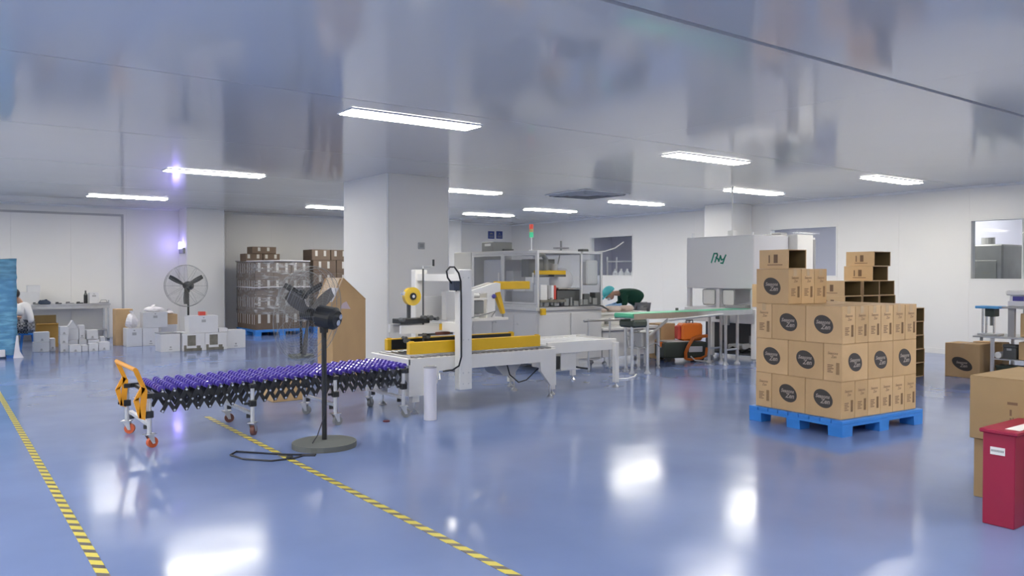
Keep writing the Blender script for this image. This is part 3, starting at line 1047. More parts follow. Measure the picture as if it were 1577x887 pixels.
# far arm with hold-down
for y in (7.72, 7.88):
    b = B()
    b.prism([(5.06, 1.30), (5.44, 1.40), (5.50, 1.39), (5.50, 1.29), (5.42, 1.275), (5.06, 1.275)], 'y', y, y + .025)
    b.box(5.06, y, .98, 5.12, y + .025, 1.275).box(5.31, y, .98, 5.42, y + .025, 1.275).box(5.12, y, 1.195, 5.31, y + .025, 1.215)
    b.done('arm_plate', 'white', t)
B().box(5.06, 7.70, .95, 5.60, 7.93, .98).done('arm_foot', 'white', t)
B().box(4.79, 7.80, .97, 5.06, 7.90, 1.30).done('arm_bracket', 'grey', t)
B().box(5.12, 7.75, 1.03, 5.285, 7.87, 1.19, bev=.012).done('gear_housing', 'mgrey', t)
B().cyl((5.115, 7.8, 1.245), (5.235, 7.8, 1.245), .03, 14).done('cylinder', 'white', t)
B().tube([(5.08, 7.71, .99), (5.3, 7.71, 1.03), (5.42, 7.71, 1.06), (5.36, 7.71, .99)], .008, 6).done('spring_rod', 'mgrey', t)
b = B(); b.box(5.50, 7.75, 1.315, 5.97, 7.87, 1.41, bev=.005)
b.done('hold_down_bar', 'yellow', t)
B().prism([(5.44, 1.28), (5.51, 1.29), (5.585, 1.03), (5.555, 1.02)], 'y', 7.74, 7.80).done('lever', 'yellow', t)
B().cyl((5.567, 7.77, 1.03), (5.575, 7.77, .955), .014, 8).done('lever_grip', 'mgrey', t)
B().sph((5.39, 7.70, 1.235), .028, seg=10).done('knob', 'violet', t)
# drives below the bed
b = B()
b.prism([(5.32, .46), (5.80, .46), (5.66, .29), (5.50, .29)], 'y', 7.66, 7.98)
b.done('drive_box', 'grey', t)
B().box(4.35, 7.5, .33, 4.75, 8.0, .38, mx=Matrix.Translation((0, 0, .9)) @ Matrix.Rotation(R(10), 4, 'Y')).done('discharge_tray', 'grey', t)
B().tube([(5.5, 7.6, .45), (5.55, 7.6, .30), (5.68, 7.6, .2), (5.80, 7.6, .22), (5.92, 7.55, .34), (6.0, 7.5, .40)], .008, 6).done('cable', 'black', t)
B().tube([(4.40, 7.39, .42), (4.41, 7.36, .36), (4.44, 7.36, .36), (4.45, 7.39, .42)], .008, 6).done('hook', 'steel', t)
rebase(t)

t = thing('round_post', 'free standing round white post before the taping machine', 'post', (4.14, 7.06, 0))
B().cyl((0, 0, 0), (0, 0, .535), .066, 28).done('tube', 'pvc', t)
b = B(); b.cyl((0, 0, .535), (0, 0, .548), .068, 28).cyl((0, 0, .548), (0, 0, .556), .05, 24)
b.done('cap', 'vent', t)

o = B().cyl((3.72, 7.22, 0), (3.72, 7.22, .012), .035, 16).done('plastic_disc', 'darkred')
tag(o, 'small dark red disc lying on the floor near a caster', 'disc')

# ------------------------------------------------------------------ roller outfeed table
t = thing('outfeed_table', 'low white roller table right of the taping machine', 'conveyor', (6.75, 8.05, 0))
B().box(6.17, 7.65, .50, 7.34, 7.69, .645, bev=.004).done('side_rail', 'white', t)
fr_ = B().box(6.17, 8.43, .50, 7.5, 8.47, .645, bev=.004).done('side_rail', 'white', t)
b = B()
x = 6.27
while x < 7.45:
    b.box(x, 8.425, .585, x + .05, 8.43, .60); x += .11
b.done('slots', 'vent', fr_)
B().box(7.31, 7.69, .52, 7.34, 8.43, .64).done('end_rail', 'white', t)
rb = B(); rb.cyl((0, 7.69, 0), (0, 8.43, 0), .024, 12)
ROLL2 = rb.mesh('roller'); ROLL2.materials.append(M['lampframe'])
x = 6.24
while x < 7.3:
    put('roller', ROLL2, None, t, (x, 0, .60)); x += .105
for x in (6.21, 7.30):
    for y in (7.62, 8.49):
        B().box(x - .035, y - .03, .07, x + .035, y + .03, .60 if y < 8 else .52, bev=.004).done('leg', 'white', t)
        foot(t, x, y, .08)
B().box(6.42, 7.70, .27, 6.68, 8.30, .50, bev=.006).done('motor_box', 'white', t)
b = B(); b.box(6.26, 7.70, .30, 6.41, 7.9, .46)
b.done('drive_motor', 'black', t)
B().box(6.60, 8.36, .18, 7.30, 8.39, .46).done('rear_panel', 'grey', t)
B().box(6.66, 8.33, .17, 7.30, 8.36, .20).done('brace', 'white', t)
B().tube([(6.72, 8.2, .48), (6.82, 8.2, .40), (6.92, 8.2, .30), (7.05, 8.2, .24), (7.2, 8.2, .21), (7.28, 8.15, .2)], .014, 6).done('cable', 'black', t)
rebase(t)

# ------------------------------------------------------------------ cartoning machine behind
t = thing('cartoning_machine', 'large grey packing machine with a glazed upper guard and signal tower', 'machine', (8.15, 10.5, 0))
X0, X1, Y0, Y1 = 7.5, 8.85, 9.55, 11.38
B().box(X0 + .02, Y0 + .02, .10, X1, Y1, .93, bev=.006).done('lower_body', 'grey', t)
for k in range(3):
    a = Y0 + .03 + k * (Y1 - Y0 - .04) / 3; c = Y0 + .03 + (k + 1) * (Y1 - Y0 - .04) / 3 - .012
    o = B().box(X0, a, .14, X0 + .02, c, .88, bev=.004).done('door', 'grey', t)
    B().tube([(X0 - .002, c - .12, .70), (X0 - .03, c - .11, .715), (X0 - .03, c - .03, .715), (X0 - .002, c - .02, .70)], .007, 6).done('handle', 'steel', o)
for k in range(2):
    a = X0 + .03 + k * .65
    B().box(a, Y0, .14, a + .63, Y0 + .02, .88, bev=.004).done('door', 'grey', t)
b = B(); b.box(X0 - .05, Y0 - .02, .93, X1 + .02, Y1, .985, bev=.006)
b.done('table_edge', 'alu', t)
p_ = .035
for (x, y) in ((X0, Y0), (X1 - p_, Y0), (X0, Y1 - p_), (X1 - p_, Y1 - p_), (X0, 10.46), (8.38, Y0)):
    B().box(x, y, .985, x + p_, y + p_, 1.86, bev=.004).done('frame_post', 'alu', t)
b = B()
for z in (.985, 1.825):
    b.box(X0, Y0 + p_, z, X0 + p_, Y1 - p_, z + p_).box(X1 - p_, Y0 + p_, z, X1, Y1 - p_, z + p_)
    b.box(X0 + p_, Y1 - p_, z, X1 - p_, Y1, z + p_)
b.box(X0 + p_, Y0, 1.825, X1 - p_, Y0 + p_, 1.86)
b.done('frame_rails', 'alu', t)
for (a, c) in ((Y0 + p_, 10.46), (10.46 + p_, Y1 - p_)):
    o = B().box(X0 + .012, a, 1.02, X0 + .02, c, 1.825).done('glass_panel', 'acrylic', t)
    fb = B()
    fb.box(X0 + .004, a + .004, 1.03, X0 + .028, a + .03, 1.82).box(X0 + .004, c - .03, 1.03, X0 + .028, c - .004, 1.82)
    fb.box(X0 + .004, a + .03, 1.03, X0 + .028, c - .03, 1.055).box(X0 + .004, a + .03, 1.79, X0 + .028, c - .03, 1.82)
    fb.done('panel_frame', 'alu', o)
    B().box(X0 - .02, a + .05, 1.36, X0 + .004, a + .08, 1.52, bev=.004).done('panel_handle', 'white', o)
B().box(X1 - .02, Y0 + p_, 1.02, X1 - .012, Y1 - p_, 1.825).done('glass_panel', 'acrylic', t)
B().box(8.38 + p_, Y0 + .012, 1.15, X1 - p_, Y0 + .02, 1.825).done('glass_panel', 'acrylic', t)
B().box(X0 - .01, Y0 + .2, 1.86, X1 + .01, Y1 + .01, 1.875).done('top_cover', 'white', t)
# inside
B().box(7.62, 10.7, .985, 8.1, 11.2, 1.74, bev=.008).done('carton_magazine', 'panelgrey', t)
B().box(7.7, 9.9, .985, 8.5, 10.5, 1.22, bev=.01).done('inner_table', 'grey', t)
B().box(7.75, 10.1, 1.45, 8.3, 10.3, 1.74, bev=.01).done('pusher_housing', 'mgrey', t)
B().box(7.7, 10.45, 1.22, 7.95, 10.65, 1.55).done('hopper', 'lampframe', t)
b = B(); b.box(7.60, 9.66, 1.49, 8.16, 9.78, 1.555, bev=.004)
b.done('guide_bar', 'yellow', t)
B().box(7.92, 9.66, 1.455, 8.16, 9.80, 1.49).done('bar_clamp', 'dgrey', t)
B().tube([(7.68, 9.78, 1.80), (7.78, 9.78, 1.81), (7.84, 9.78, 1.74), (7.85, 9.78, 1.6), (7.85, 9.78, 1.55)], .04, 8).done('suction_pipe', 'mgrey', t)
B().cyl((7.97, 9.72, 1.555), (7.97, 9.72, 1.66), .05, 14).done('valve', 'vent', t)
B().tube([(8.0, 9.74, 1.64), (8.06, 9.74, 1.66), (8.1, 9.74, 1.80)], .01, 6).done('air_line', 'mgrey', t)
B().box(7.66, 9.68, 1.03, 7.80, 9.85, 1.33, bev=.006).done('feeder_block', 'lampframe', t)
B().box(7.90, 9.64, 1.10, 7.945, 9.74, 1.32, bev=.004).done('safety_block', 'labelred', t)
B().box(7.85, 9.64, 1.10, 7.898, 9.74, 1.32, bev=.004).done('safety_block', 'lampframe', t)
B().cyl((8.33, 9.74, 1.20), (8.33, 9.90, 1.20), .05, 12).done('shaft', 'steel', t)
B().sph((8.30, 9.95, 1.40), .2, (1.1, .8, 1), 18).done('feeder_drum', 'panelgrey', t, True)
B().box(7.98, 9.62, 1.26, 8.45, 9.95, 1.28, bev=.003).done('feeder_plate', 'steel', t)
B().box(7.98, 9.66, 1.0, 8.5, 9.9, 1.25, bev=.01).done('gear_case', 'dgrey', t)
b = B()
for k in range(6):
    x = 7.58 + k * .2
    b.cyl((x, 9.56, 1.0 + .02 * (k % 3)), (x, 9.56, 1.10 + .03 * (k % 2)), .022, 10)
    b.box(x + .05, 9.54, 1.0, x + .14, 9.62, 1.07 + .02 * (k % 3))
o = b.done('mechanism', 'mgrey', t); o['kind'] = 'stuff'
B().box(7.55, 9.52, 1.06, 8.05, 9.56, 1.10).done('guide_rail', 'cartonolive', t)
B().box(7.53, 9.47, .87, 7.61, 9.53, .97, bev=.006).done('yellow_stop', 'yellow', t)
B().tube([(8.3, 9.5, 1.0), (8.6, 9.48, 1.0), (8.75, 9.45, .98), (8.86, 9.42, .92)], .014, 6).done('air_line', 'dgrey', t)
for k, (x, z) in enumerate(((8.46, 1.08), (8.70, 1.10))):
    B().box(x, 9.56, 1.0, x + .12, 9.7, z + .1, bev=.006).done('sensor_box', 'dgrey', t)
B().box(8.55, 9.60, 1.32, 8.80, 9.72, 1.72, bev=.02).done('operator_screen', 'white', t)
b = B(); b.cyl((8.16, 9.78, 1.86), (8.16, 9.78, 2.03), .016, 10)
b.done('adjusting_rod', 'mgrey', t)
b = B()
b.tube([(8.16 + .12 * math.cos(2 * PI * k / 20), 9.78 + .12 * math.sin(2 * PI * k / 20), 1.915) for k in range(20)], .012, 6, True)
b.cyl((8.04, 9.78, 1.915), (8.28, 9.78, 1.915), .009, 6).cyl((8.16, 9.66, 1.915), (8.16, 9.9, 1.915), .009, 6)
b.done('hand_wheel', 'vent', t)
B().box(8.42, 9.56, 1.82, 8.56, 9.68, 1.90, bev=.01).done('top_block', 'dgrey', t)
# control cabinet and printer on top, signal tower
B().box(7.5, 11.40, 0, 8.3, 11.95, 1.875, bev=.008).done('control_cabinet', 'white', t)
B().tube([(8.72, 9.65, 1.85), (8.85, 9.5, 1.87), (8.98, 9.4, 1.92), (9.08, 9.3, 2.02)], .010, 6).done('air_hose', 'white', t)
pr_ = thing('label_printer', 'dark grey box on top of the packing machine under the blue signs', 'printer', (7.85, 11.2, 1.876))
B().box(-.16, -.2, .0, .24, .16, .17, bev=.012).done('body', 'mgrey', pr_)
B().box(-.17, -.12, .1, -.16, .05, .14).done('label', 'paper', pr_)
B().box(.02, -.24, 0, .24, -.2, .05, bev=.006).done('tray', 'dgrey', pr_)
tw = [(2.03, 2.14, 'alu', .016), (2.14, 2.23, 'lampgreen', .036), (2.232, 2.285, 'lampamber', .036), (2.287, 2.37, 'lampred', .036)]
B().cyl((8.5, 11.0, 1.875), (8.5, 11.0, 2.14), .012, 10).done('tower_pole', 'alu', t)
for (a, c, m_, r_) in tw[1:]:
    B().cyl((8.5, 11.0, a), (8.5, 11.0, c), r_, 16).done('signal_lens', m_, t)
rebase(t)

# ------------------------------------------------------------------ infeed bench with rail (behind the outfeed)
t = thing('infeed_bench', 'low pale machine bench with a steel rail in front of the operator', 'machine', (9.5, 9.9, 0))
B().box(8.92, 9.62, .12, 10.15, 10.15, .56, bev=.008).done('cabinet', 'grey', t)
B().box(8.9, 9.58, .56, 10.2, 10.2, .61, bev=.008).done('bench_top', 'white', t)
B().box(9.05, 10.0, .61, 10.1, 10.3, .80, bev=.008).done('upper_body', 'cream', t)
B().box(9.0, 9.95, .80, 10.3, 10.35, .84, bev=.006).done('work_shelf', 'white', t)
for x in (9.05, 10.1):
    for y in (9.72, 10.05):
        foot(t, x, y, .13)
b = B()
b.cyl((8.15, 9.22, .77), (9.6, 9.22, .77), .018, 10)
b.done('rail', 'steel', t)
for x in (8.25, 8.7):
    B().cyl((x, 9.22, 0), (x, 9.22, .80), .018, 10).done('rail_post', 'steel', t)
B().box(9.66, 9.50, .30, 9.84, 9.61, .47, bev=.008).done('motor', 'black', t)
B().box(9.3, 9.93, .64, 9.36, 9.99, .70).done('button_box', 'mgrey', t)
B().box(9.0, 9.93, .62, 9.18, 10.0, .86, bev=.008).done('side_plate', 'white', t)
rebase(t)
# beige product packs in front of the operator
for k, (x, y, z, a, lab) in enumerate(((9.32, 10.13, .842, .12, 'left beige pouch in the row on the bench before the bending operator'),
                                       (9.635, 10.12, .842, -.05, 'middle beige pouch in the row on the bench before the bending operator'),
                                       (9.95, 10.12, .842, .1, 'right beige pouch on the bench, next to the green belt'))):
    tt = thing('product_pouch', lab, 'pouch', (x, y, z), a, 'beige pouches on the bench')
    b = B()
    b.box(-.13, -.09, 0, .13, .09, .10, bev=.035)
    b.done('pouch', 'beige', tt, True)
    B().box(-.15, -.08, .045, .15, .08, .05).done('seal', 'beige', tt)

# ------------------------------------------------------------------ green belt conveyor
t = thing('belt_conveyor', 'stainless conveyor with a bright green belt leading to the grey hood machine', 'conveyor', (9.8, 8.55, 0))
GX0, GX1, GY0, GY1 = 8.35, 11.2, 8.38, 8.80
b = B()
b.box(GX0 + .06, GY0 + .02, .90, GX1, GY1 - .02, .91).cyl((GX0 + .06, GY0 + .02, .875), (GX0 + .06, GY1 - .02, .875), .036, 16)
b.done('belt', 'green', t)
for y in (GY0, GY1 - .012):
    B().box(GX0 + .05, y, .82, GX1, y + .012, .905).done('side_frame', 'steel', t)
B().box(GX0 + .06, GY0 + .05, .835, GX1, GY1 - .05, .85).done('belt_bed', 'steel', t)
B().box(GX0 + .03, GY0 - .03, .70, GX0 + .34, GY1 - .1, .815, bev=.03).done('drive_motor', 'darkgreen', t)
for x, y in ((8.42, 8.44), (8.66, 8.36), (8.62, 8.78), (10.55, 8.42), (10.55, 8.76), (10.85, 8.42), (10.85, 8.76)):
    b = B(); b.cyl((x, y, .05), (x, y, .83), .024, 12)
    o = b.done('leg', 'steel', t)
    bb = B(); bb.cyl((x, y, 0), (x, y, .02), .05, 14).cyl((x, y, .02), (x, y, .06), .04, 14, r2=.02)
    bb.done('foot', 'steel', o)
b = B(); b.cyl((10.55, 8.42, .25), (10.85, 8.42, .25), .016, 8).cyl((10.55, 8.76, .25), (10.85, 8.76, .25), .016, 8)
b.done('brace', 'steel', t)
B().cyl((8.66, 8.36, .55), (9.15, 8.40, .80), .022, 10).done('diagonal_strut', 'steel', t)
B().cyl((9.1, 8.36, .79), (10.4, 8.36, .84), .016, 8).done('side_rod', 'steel', t)
b = B(); b.box(8.60, 8.42, .40, 8.72, 8.70, .62, bev=.01)
b.done('control_box', 'vent', t)
B().cyl((9.75, GY1 - .04, .905), (9.75, GY1 - .04, .95), .025, 10).done('sensor', 'dgrey', t)
B().tube([(8.42, 8.4, .5), (8.45, 8.38, .42), (8.6, 8.36, .39), (8.75, 8.4, .42), (8.9, 8.42, .45), (9.1, 8.5, .36)], .008, 6).done('cable', 'mgrey', t)
rebase(t)
# floor cable of the conveyor
o = B().tube([(8.45, 8.38, .012), (8.25, 8.22, .008), (8.0, 8.12, .008), (7.8, 8.2, .008)], .011, 6).done('floor_cable', 'lampframe')
tag(o, 'pale cable trailing on the floor at the green conveyor legs', 'cable')

# small framed stand below the belt
t = thing('chute_stand', 'small white framed stand with a steel chute under the green conveyor', 'stand', (9.15, 8.95, 0))
for x in (-.22, .22):
    for y in (-.14, .14):
        B().box(x - .018, y - .018, .05, x + .018, y + .018, .62).done('leg', 'white', t)
        b = B(); b.cyl((x, y, 0), (x, y, .05), .035, 12, r2=.014)
        b.done('foot', 'steel', t)
b = B(); b.prism([(-.22, .56), (.22, .60), (.20, .46), (-.02, .38), (-.22, .52)], 'y', -.12, .12)
b.done('chute', 'steel', t)
B().box(-.2, -.12, .32, .0, .12, .44, bev=.01).done('bin', 'white', t)

# ------------------------------------------------------------------ hood machine with green logo
t = thing('case_erector', 'tall machine with a grey hood carrying a green logo, beside the carton pallet', 'machine', (11.9, 9.2, 0))
HX = 11.33
hood = B().box(HX, 8.46, 1.24, HX + 1.0, 9.95, 2.17, bev=.012).done('hood', 'panelgrey', t)
# logo strokes on the hood's face towards -x (u runs to the viewer's right = -y)
def stroke(pts, w=.026):
    b = B()
    for (p, q) in zip(pts[:-1], pts[1:]):
        dx, dz = q[0] - p[0], q[1] - p[1]
        l = math.hypot(dx, dz); nx_, nz_ = -dz / l * w / 2, dx / l * w / 2
        ex, ez = dx / l * w * .3, dz / l * w * .3
        b.prism([(-(p[0] - ex + nx_), p[1] - ez + nz_), (-(p[0] - ex - nx_), p[1] - ez - nz_), (-(q[0] + ex - nx_), q[1] + ez - nz_), (-(q[0] + ex + nx_), q[1] + ez + nz_)], 'x', -.004, 0)
    return b
for pts in ([(-.155, -.075), (-.095, .085), (-.03, .085), (-.02, .06), (-.075, -.065)],
            [(-.055, .015), (-.005, -.012), (.012, -.055)],
            [(.012, -.055), (.048, .045), (.07, -.03)],
            [(.07, -.03), (.125, -.015), (.165, .055)],
            [(.145, .02), (.10, -.09), (.055, -.085)]):
    o = stroke(pts).done('logo_stroke', 'logogreen', hood)
    o.location = (HX - .001, 9.21, 1.78)
for y in (8.46, 9.20, 9.88):
    B().box(HX + .02, y, .90, HX + .09, y + .07, 1.24).done('hood_post', 'panelgrey', t)
for (a, c) in ((9.32, 9.60), (8.90, 9.15)):
    o = B().box(HX + .05, a, .93, HX + .07, c, 1.22, bev=.008).done('inspection_door', 'paper', t)
    B().tube([(HX + .045, a + .02, .95), (HX + .045, c - .02, .95), (HX + .045, c - .0, .99), (HX + .045, c, 1.2), (HX + .045, c - .02, 1.22), (HX + .045, a + .02, 1.22), (HX + .045, a, 1.2), (HX + .045, a, .97)], .006, 6, True).done('gasket', 'mgrey', o)
B().box(HX + .5, 8.5, .9, HX + .52, 9.9, 1.24).done('rear_plate', 'panelgrey', t)
B().box(HX, 8.42, .64, HX + 1.0, 10.0, .90, bev=.008).done('table_body', 'lampframe', t)
for (x, y) in ((HX, 8.42), (HX, 9.35), (HX, 9.91), (HX + .92, 8.42), (HX + .92, 9.91)):
    B().box(x, y, .04, x + .08, y + .09, .64, bev=.006).done('leg', 'lampframe', t)
    foot(t, x + .04, y + .045, .05)
B().box(HX + .55, 8.5, .1, HX + .57, 9.95, .64).done('back_panel', 'dgrey', t)
B().box(HX + .08, 8.5, .08, HX + .57, 9.95, .11).done('bottom_tray', 'dgrey', t)
b = B(); b.box(HX - .02, 8.6, .90, HX + .3, 9.05, .955, bev=.01).box(HX + .05, 8.5, .955, HX + .2, 8.8, .98, bev=.008)
b.done('transfer_plate', 'vent', t)
B().cyl((HX - .03, 8.55, .84), (HX - .03, 8.75, .84), .02, 10).done('guide_shaft', 'chrome', t)
B().box(HX - .07, 9.06, .70, HX, 9.22, .85, bev=.01).done('side_motor', 'dgrey', t)
B().box(HX - .06, 8.95, .60, HX, 9.10, .88, bev=.006).done('side_cover', 'vent', t)
b = B()
b.box(HX + .2, 8.60, .16, HX + .45, 8.85, .27, bev=.02, mx=None).box(HX + .18, 8.9, .15, HX + .42, 9.15, .25, bev=.02)
b.done('valve_block', 'paper', t)
B().tube([(HX + .18, 8.5, .14), (HX + .15, 8.65, .20), (HX + .15, 8.8, .13), (HX + .14, 9.0, .2), (HX + .2, 9.15, .14), (HX + .2, 9.25, .3)], .018, 6).done('hose', 'black', t)
B().box(HX + .2, 8.58, .28, HX + .24, 8.70, .42, bev=.006, mx=Matrix.Translation((0, 0, .0)) @ Matrix.Rotation(R(0), 4, 'X')).done('switch_box', 'vent', t)
B().box(HX + 1.02, 8.3, .9, HX + 1.5, 9.2, 2.20, bev=.01).done('rear_cabinet', 'white', t)
b = B(); b.box(HX + 1.1, 8.7, 2.2, HX + 1.3, 8.9, 2.25, bev=.01).box(HX + 1.15, 9.0, 2.2, HX + 1.35, 9.1, 2.23, bev=.006)
b.done('top_bracket', 'vent', t)
B().cyl((HX + .06, 9.85, 2.17), (HX + .06, 9.85, 2.25), .02, 10).done('lifting_eye', 'alu', t)
B().cyl((HX + .1, 8.56, 2.17), (HX + .1, 8.56, 2.22), .02, 10).done('lifting_eye', 'alu', t)
B().box(HX + .46, 9.26, 2.17, HX + .58, 9.38, 2.29, bev=.01).done('pipe_socket', 'paper', t)
b = B(); b.cyl((HX + .52, 9.32, 2.29), (HX + .52, 9.32, HC - .006), .017, 12)
b.done('supply_pipe', 'paper', t)
rebase(t)

# stainless tube bundle standing behind the pallet
t = thing('tube_bundle', 'bundle of upright steel tubes before the window behind the pallet', 'tubes', (13.6, 9.0, 0))
B().box(-.26, -.26, 0, .26, .26, .08, bev=.01).done('base', 'mgrey', t)
for k in range(5):
    x = -.16 + .08 * k
    B().cyl((x, -x * .7, .08), (x, -x * .7, 2.16 + .03 * (k % 2)), .035, 12).done('tube', 'vent', t)
    B().cyl((x, -x * .7, 2.16 + .03 * (k % 2)), (x, -x * .7, 2.20 + .03 * (k % 2)), .02, 10).done('tube_cap', 'paper', t)

# orange-framed dark machine under the belt and the kraft boxes beside it
t = thing('wheeled_cart', 'dark green wheeled cart with an orange tube frame under the green conveyor', 'cart', (10.5, 9.33, 0), R(-25))
B().box(-.40, -.2, .06, .40, .22, .33, bev=.02).done('body', 'darkgreen', t)
B().box(-.33, -.15, .33, .1, .2, .345, bev=.004).done('lid', 'grey', t)
for x in (-.3, .3):
    for y in (-.15, .17):
        B().cyl((x, y - .02, .05), (x, y + .02, .05), .05, 14).done('wheel', 'black', t)
B().tube([(-.02, -.24, .05), (-.03, -.25, .16), (.02, -.26, .28), (.10, -.26, .40), (.2, -.26, .43), (.36, -.26, .44)], .03, 8).done('frame_tube', 'orange', t)
B().tube([(-.02, -.24, .05), (.05, -.25, .04), (.26, -.25, .06), (.34, -.25, .10), (.36, -.25, .24)], .022, 8).done('frame_tube', 'orange', t)
B().box(-.42, -.1, .25, -.38, .1, .33).done('corner_guard', 'orange', t)
B().box(.05, -.21, .16, .3, -.19, .26, bev=.006).done('control_panel', 'panelgrey', t)
B().tube([(.05, -.28, .10), (.12, -.3, .03), (.3, -.32, .012), (.45, -.3, .012)], .012, 6).done('hose', 'paper', t)
t = thing('tool_case', 'orange and red plastic case standing on the dark green cart', 'case', (10.66, 9.29, .345), R(-25))
B().box(-.18, -.12, 0, .2, .14, .30, bev=.03).done('shell', 'orange', t)
B().box(-.24, -.08, .02, -.18, .10, .26, bev=.02).done('side_pocket', 'labelred', t)
B().tube([(-.06, 0, .29), (-.06, 0, .35), (.06, 0, .35), (.06, 0, .29)], .012, 6).done('grip', 'dgrey', t)
t = thing('kraft_box', 'tall kraft carton standing behind the cart with the orange frame', 'carton', (10.55, 9.85, 0), 0)
carton_part(t, .36, .34, .62, 'kraft2')
for (x, y, z, s_, h, lab) in ((10.62, 7.38, 0, .44, .5, 'lowest kraft carton of the column hidden behind the pallet stack'),
                              (10.62, 7.38, .501, .44, .49, 'second kraft carton of the column hidden behind the pallet stack'),
                              (10.41, 7.45, .992, .40, .35, 'kraft carton whose left edge peeps out behind the pallet stack, under the grey hood')):
    t = thing('kraft_box', lab, 'carton', (x, y, z))
    carton_part(t, s_, s_, h, 'kraft2')

# ------------------------------------------------------------------ left side: dark cartons on pallets
pallet('blue plastic pallet under the film wrapped brown cartons at the back', (6.28, 18.98, 0), 0, 1.36, 1.44, .15, 3, 3)
BW, BD, BH = .445, .345, .414
M['labelgrey'] = mat('label_grey', (0.52, 0.51, 0.49), 0.6)
def brown_carton(label, loc, L, W, H, group, marks, rz=0):
    """marks: faces carrying the white label strips"""
    t = thing('brown_carton', label, 'carton', loc, rz, group)
    carton_part(t, L, W, H, 'brown', tape=False)
    for f in marks:
        for q in (-.13, .10) if f == '-y' else (-.08, .07):
            b = B()
            if f == '-y':
                b.box(q - .032, -W / 2 - .0012, H * .38, q + .032, -W / 2, H * .90)
            else:
                b.box(-L / 2 - .0012, q - .018, H * .30, -L / 2, q + .018, H * .88)
            b.done('label_strip', 'labelgrey', t)
    return t
GB = 'brown cartons on the rear left pallet'
lay_n = ['bottom', 'second', 'third', 'top', 'fifth']
for l in range(4):
    z = .151 + l * .415
    for i in range(3):
        col_n = ['left', 'middle', 'right'][i]
        brown_carton('brown carton in the front row of the film wrapped pallet, %s layer, %s column' % (lay_n[l], col_n),
                     (6.30 + BW / 2 + i * .45, 19.0 + .173, z), BW, BD, BH - .002, GB, ['-y'] + (['-x'] if i == 0 else []))
    for j in range(1, 4):
        brown_carton('brown carton on the shaded left side of the wrapped pallet, %s layer, %s from front' % (lay_n[l], ORD[j]),
                     (6.30 + BW / 2, 19.0 + .173 + j * .35, z), BW, BD, BH - .002, GB, ['-x'])
for (x, y, z, L, W, H, lab) in ((6.45, 19.75, 1.812, .42, .42, .19, 'brown carton lying on the wrapped stack, left end'),
                                (6.89, 19.75, 1.812, .42, .42, .19, 'brown carton on the wrapped stack under the topmost one'),
                                (6.70, 19.72, 2.004, .60, .40, .17, 'topmost brown carton above the film wrapped stack'),):
    brown_carton(lab, (x, y, z), L, W, H, GB, ['-y'])
for j in range(1, 4):
    if j != 2:
        pass
# rest of the upper deck so the lying cartons stand on something
for i in (1, 2):
    for j in (1, 2, 3):
        brown_carton('brown carton on the top deck of the wrapped pallet, %s column, %s row from front' % (['left', 'middle', 'right'][i], ORD[j]),
                     (6.30 + BW / 2 + i * .45, 19.0 + .173 + j * .35, .151 + 3 * .415), BW, BD, BH - .002, GB, [])
t = thing('stretch_film', 'glossy stretch film wrapped round the brown carton stack', 'film', (6.97, 19.7, .16))
b = B()
a0, a1, c0, c1, z0, z1 = -.69, .70, -.715, .70, .35, 1.66
ring = []
def film_ring(z, k):
    pts = []
    n = 14
    for (p, q) in (((a0, c0), (a1, c0)), ((a1, c0), (a1, c1)), ((a1, c1), (a0, c1)), ((a0, c1), (a0, c0))):
        for e in range(n):
            f = e / n
            x = p[0] + (q[0] - p[0]) * f; y = p[1] + (q[1] - p[1]) * f
            w_ = .006 * math.sin(e * 2.1 + k * 1.7) + .004 * math.sin(e * .9 + k * 3.1)
            nx_ = 1 if (p[0] == q[0] == a1) else (-1 if p[0] == q[0] else 0)
            ny_ = 1 if (p[1] == q[1] == c1) else (-1 if p[1] == q[1] else 0)
            pts.append(b.bm.verts.new((x + nx_ * w_, y + ny_ * w_, z + .01 * math.sin(e * .7 + k))))
    return pts
rings = [film_ring(z0 + (z1 - z0) * k / 18, k) for k in range(19)]
for r0, r1 in zip(rings[:-1], rings[1:]):
    for e in range(len(r0)):
        b.bm.faces.new((r0[e], r0[(e + 1) % len(r0)], r1[(e + 1) % len(r0)], r1[e]))
b.done('wrap', 'film', t, True)
b = B()
for z in (1.02, 1.66):
    b.tube([(a0 - .012, c1, z), (a0 - .012, c0 - .012, z - .01), (0, c0 - .016, z + .01), (a1, c0 - .012, z)], .014, 6)
b.done('film_edge', 'polybag', t, True)

# second stack of brown cartons behind
pallet('blue pallet of the second brown carton stack, mostly hidden behind the wrapped one', (7.86, 19.25, 0), 0, 1.3, 1.2, .15, 3, 3)
G2 = 'brown cartons of the second rear stack'
for l in range(5):
    for i in range(2):
        brown_carton('brown carton in the second stack beside the column, %s layer, %s' % (['bottom', 'second', 'third', 'fourth', 'fifth'][l], ['left', 'right'][i]),
                     (8.19 + i * .64, 19.6, .151 + l * .341), .62, .62, .339, G2, ['-y'] if l > 1 else [])
brown_carton('wide brown carton crowning the second rear stack, left one', (8.10, 19.6, .151 + 5 * .341), .5, .6, .27, G2, ['-y'])
brown_carton('wide brown carton crowning the second rear stack, right one next to the column', (8.62, 19.6, .151 + 5 * .341), .5, .6, .27, G2, ['-y'])

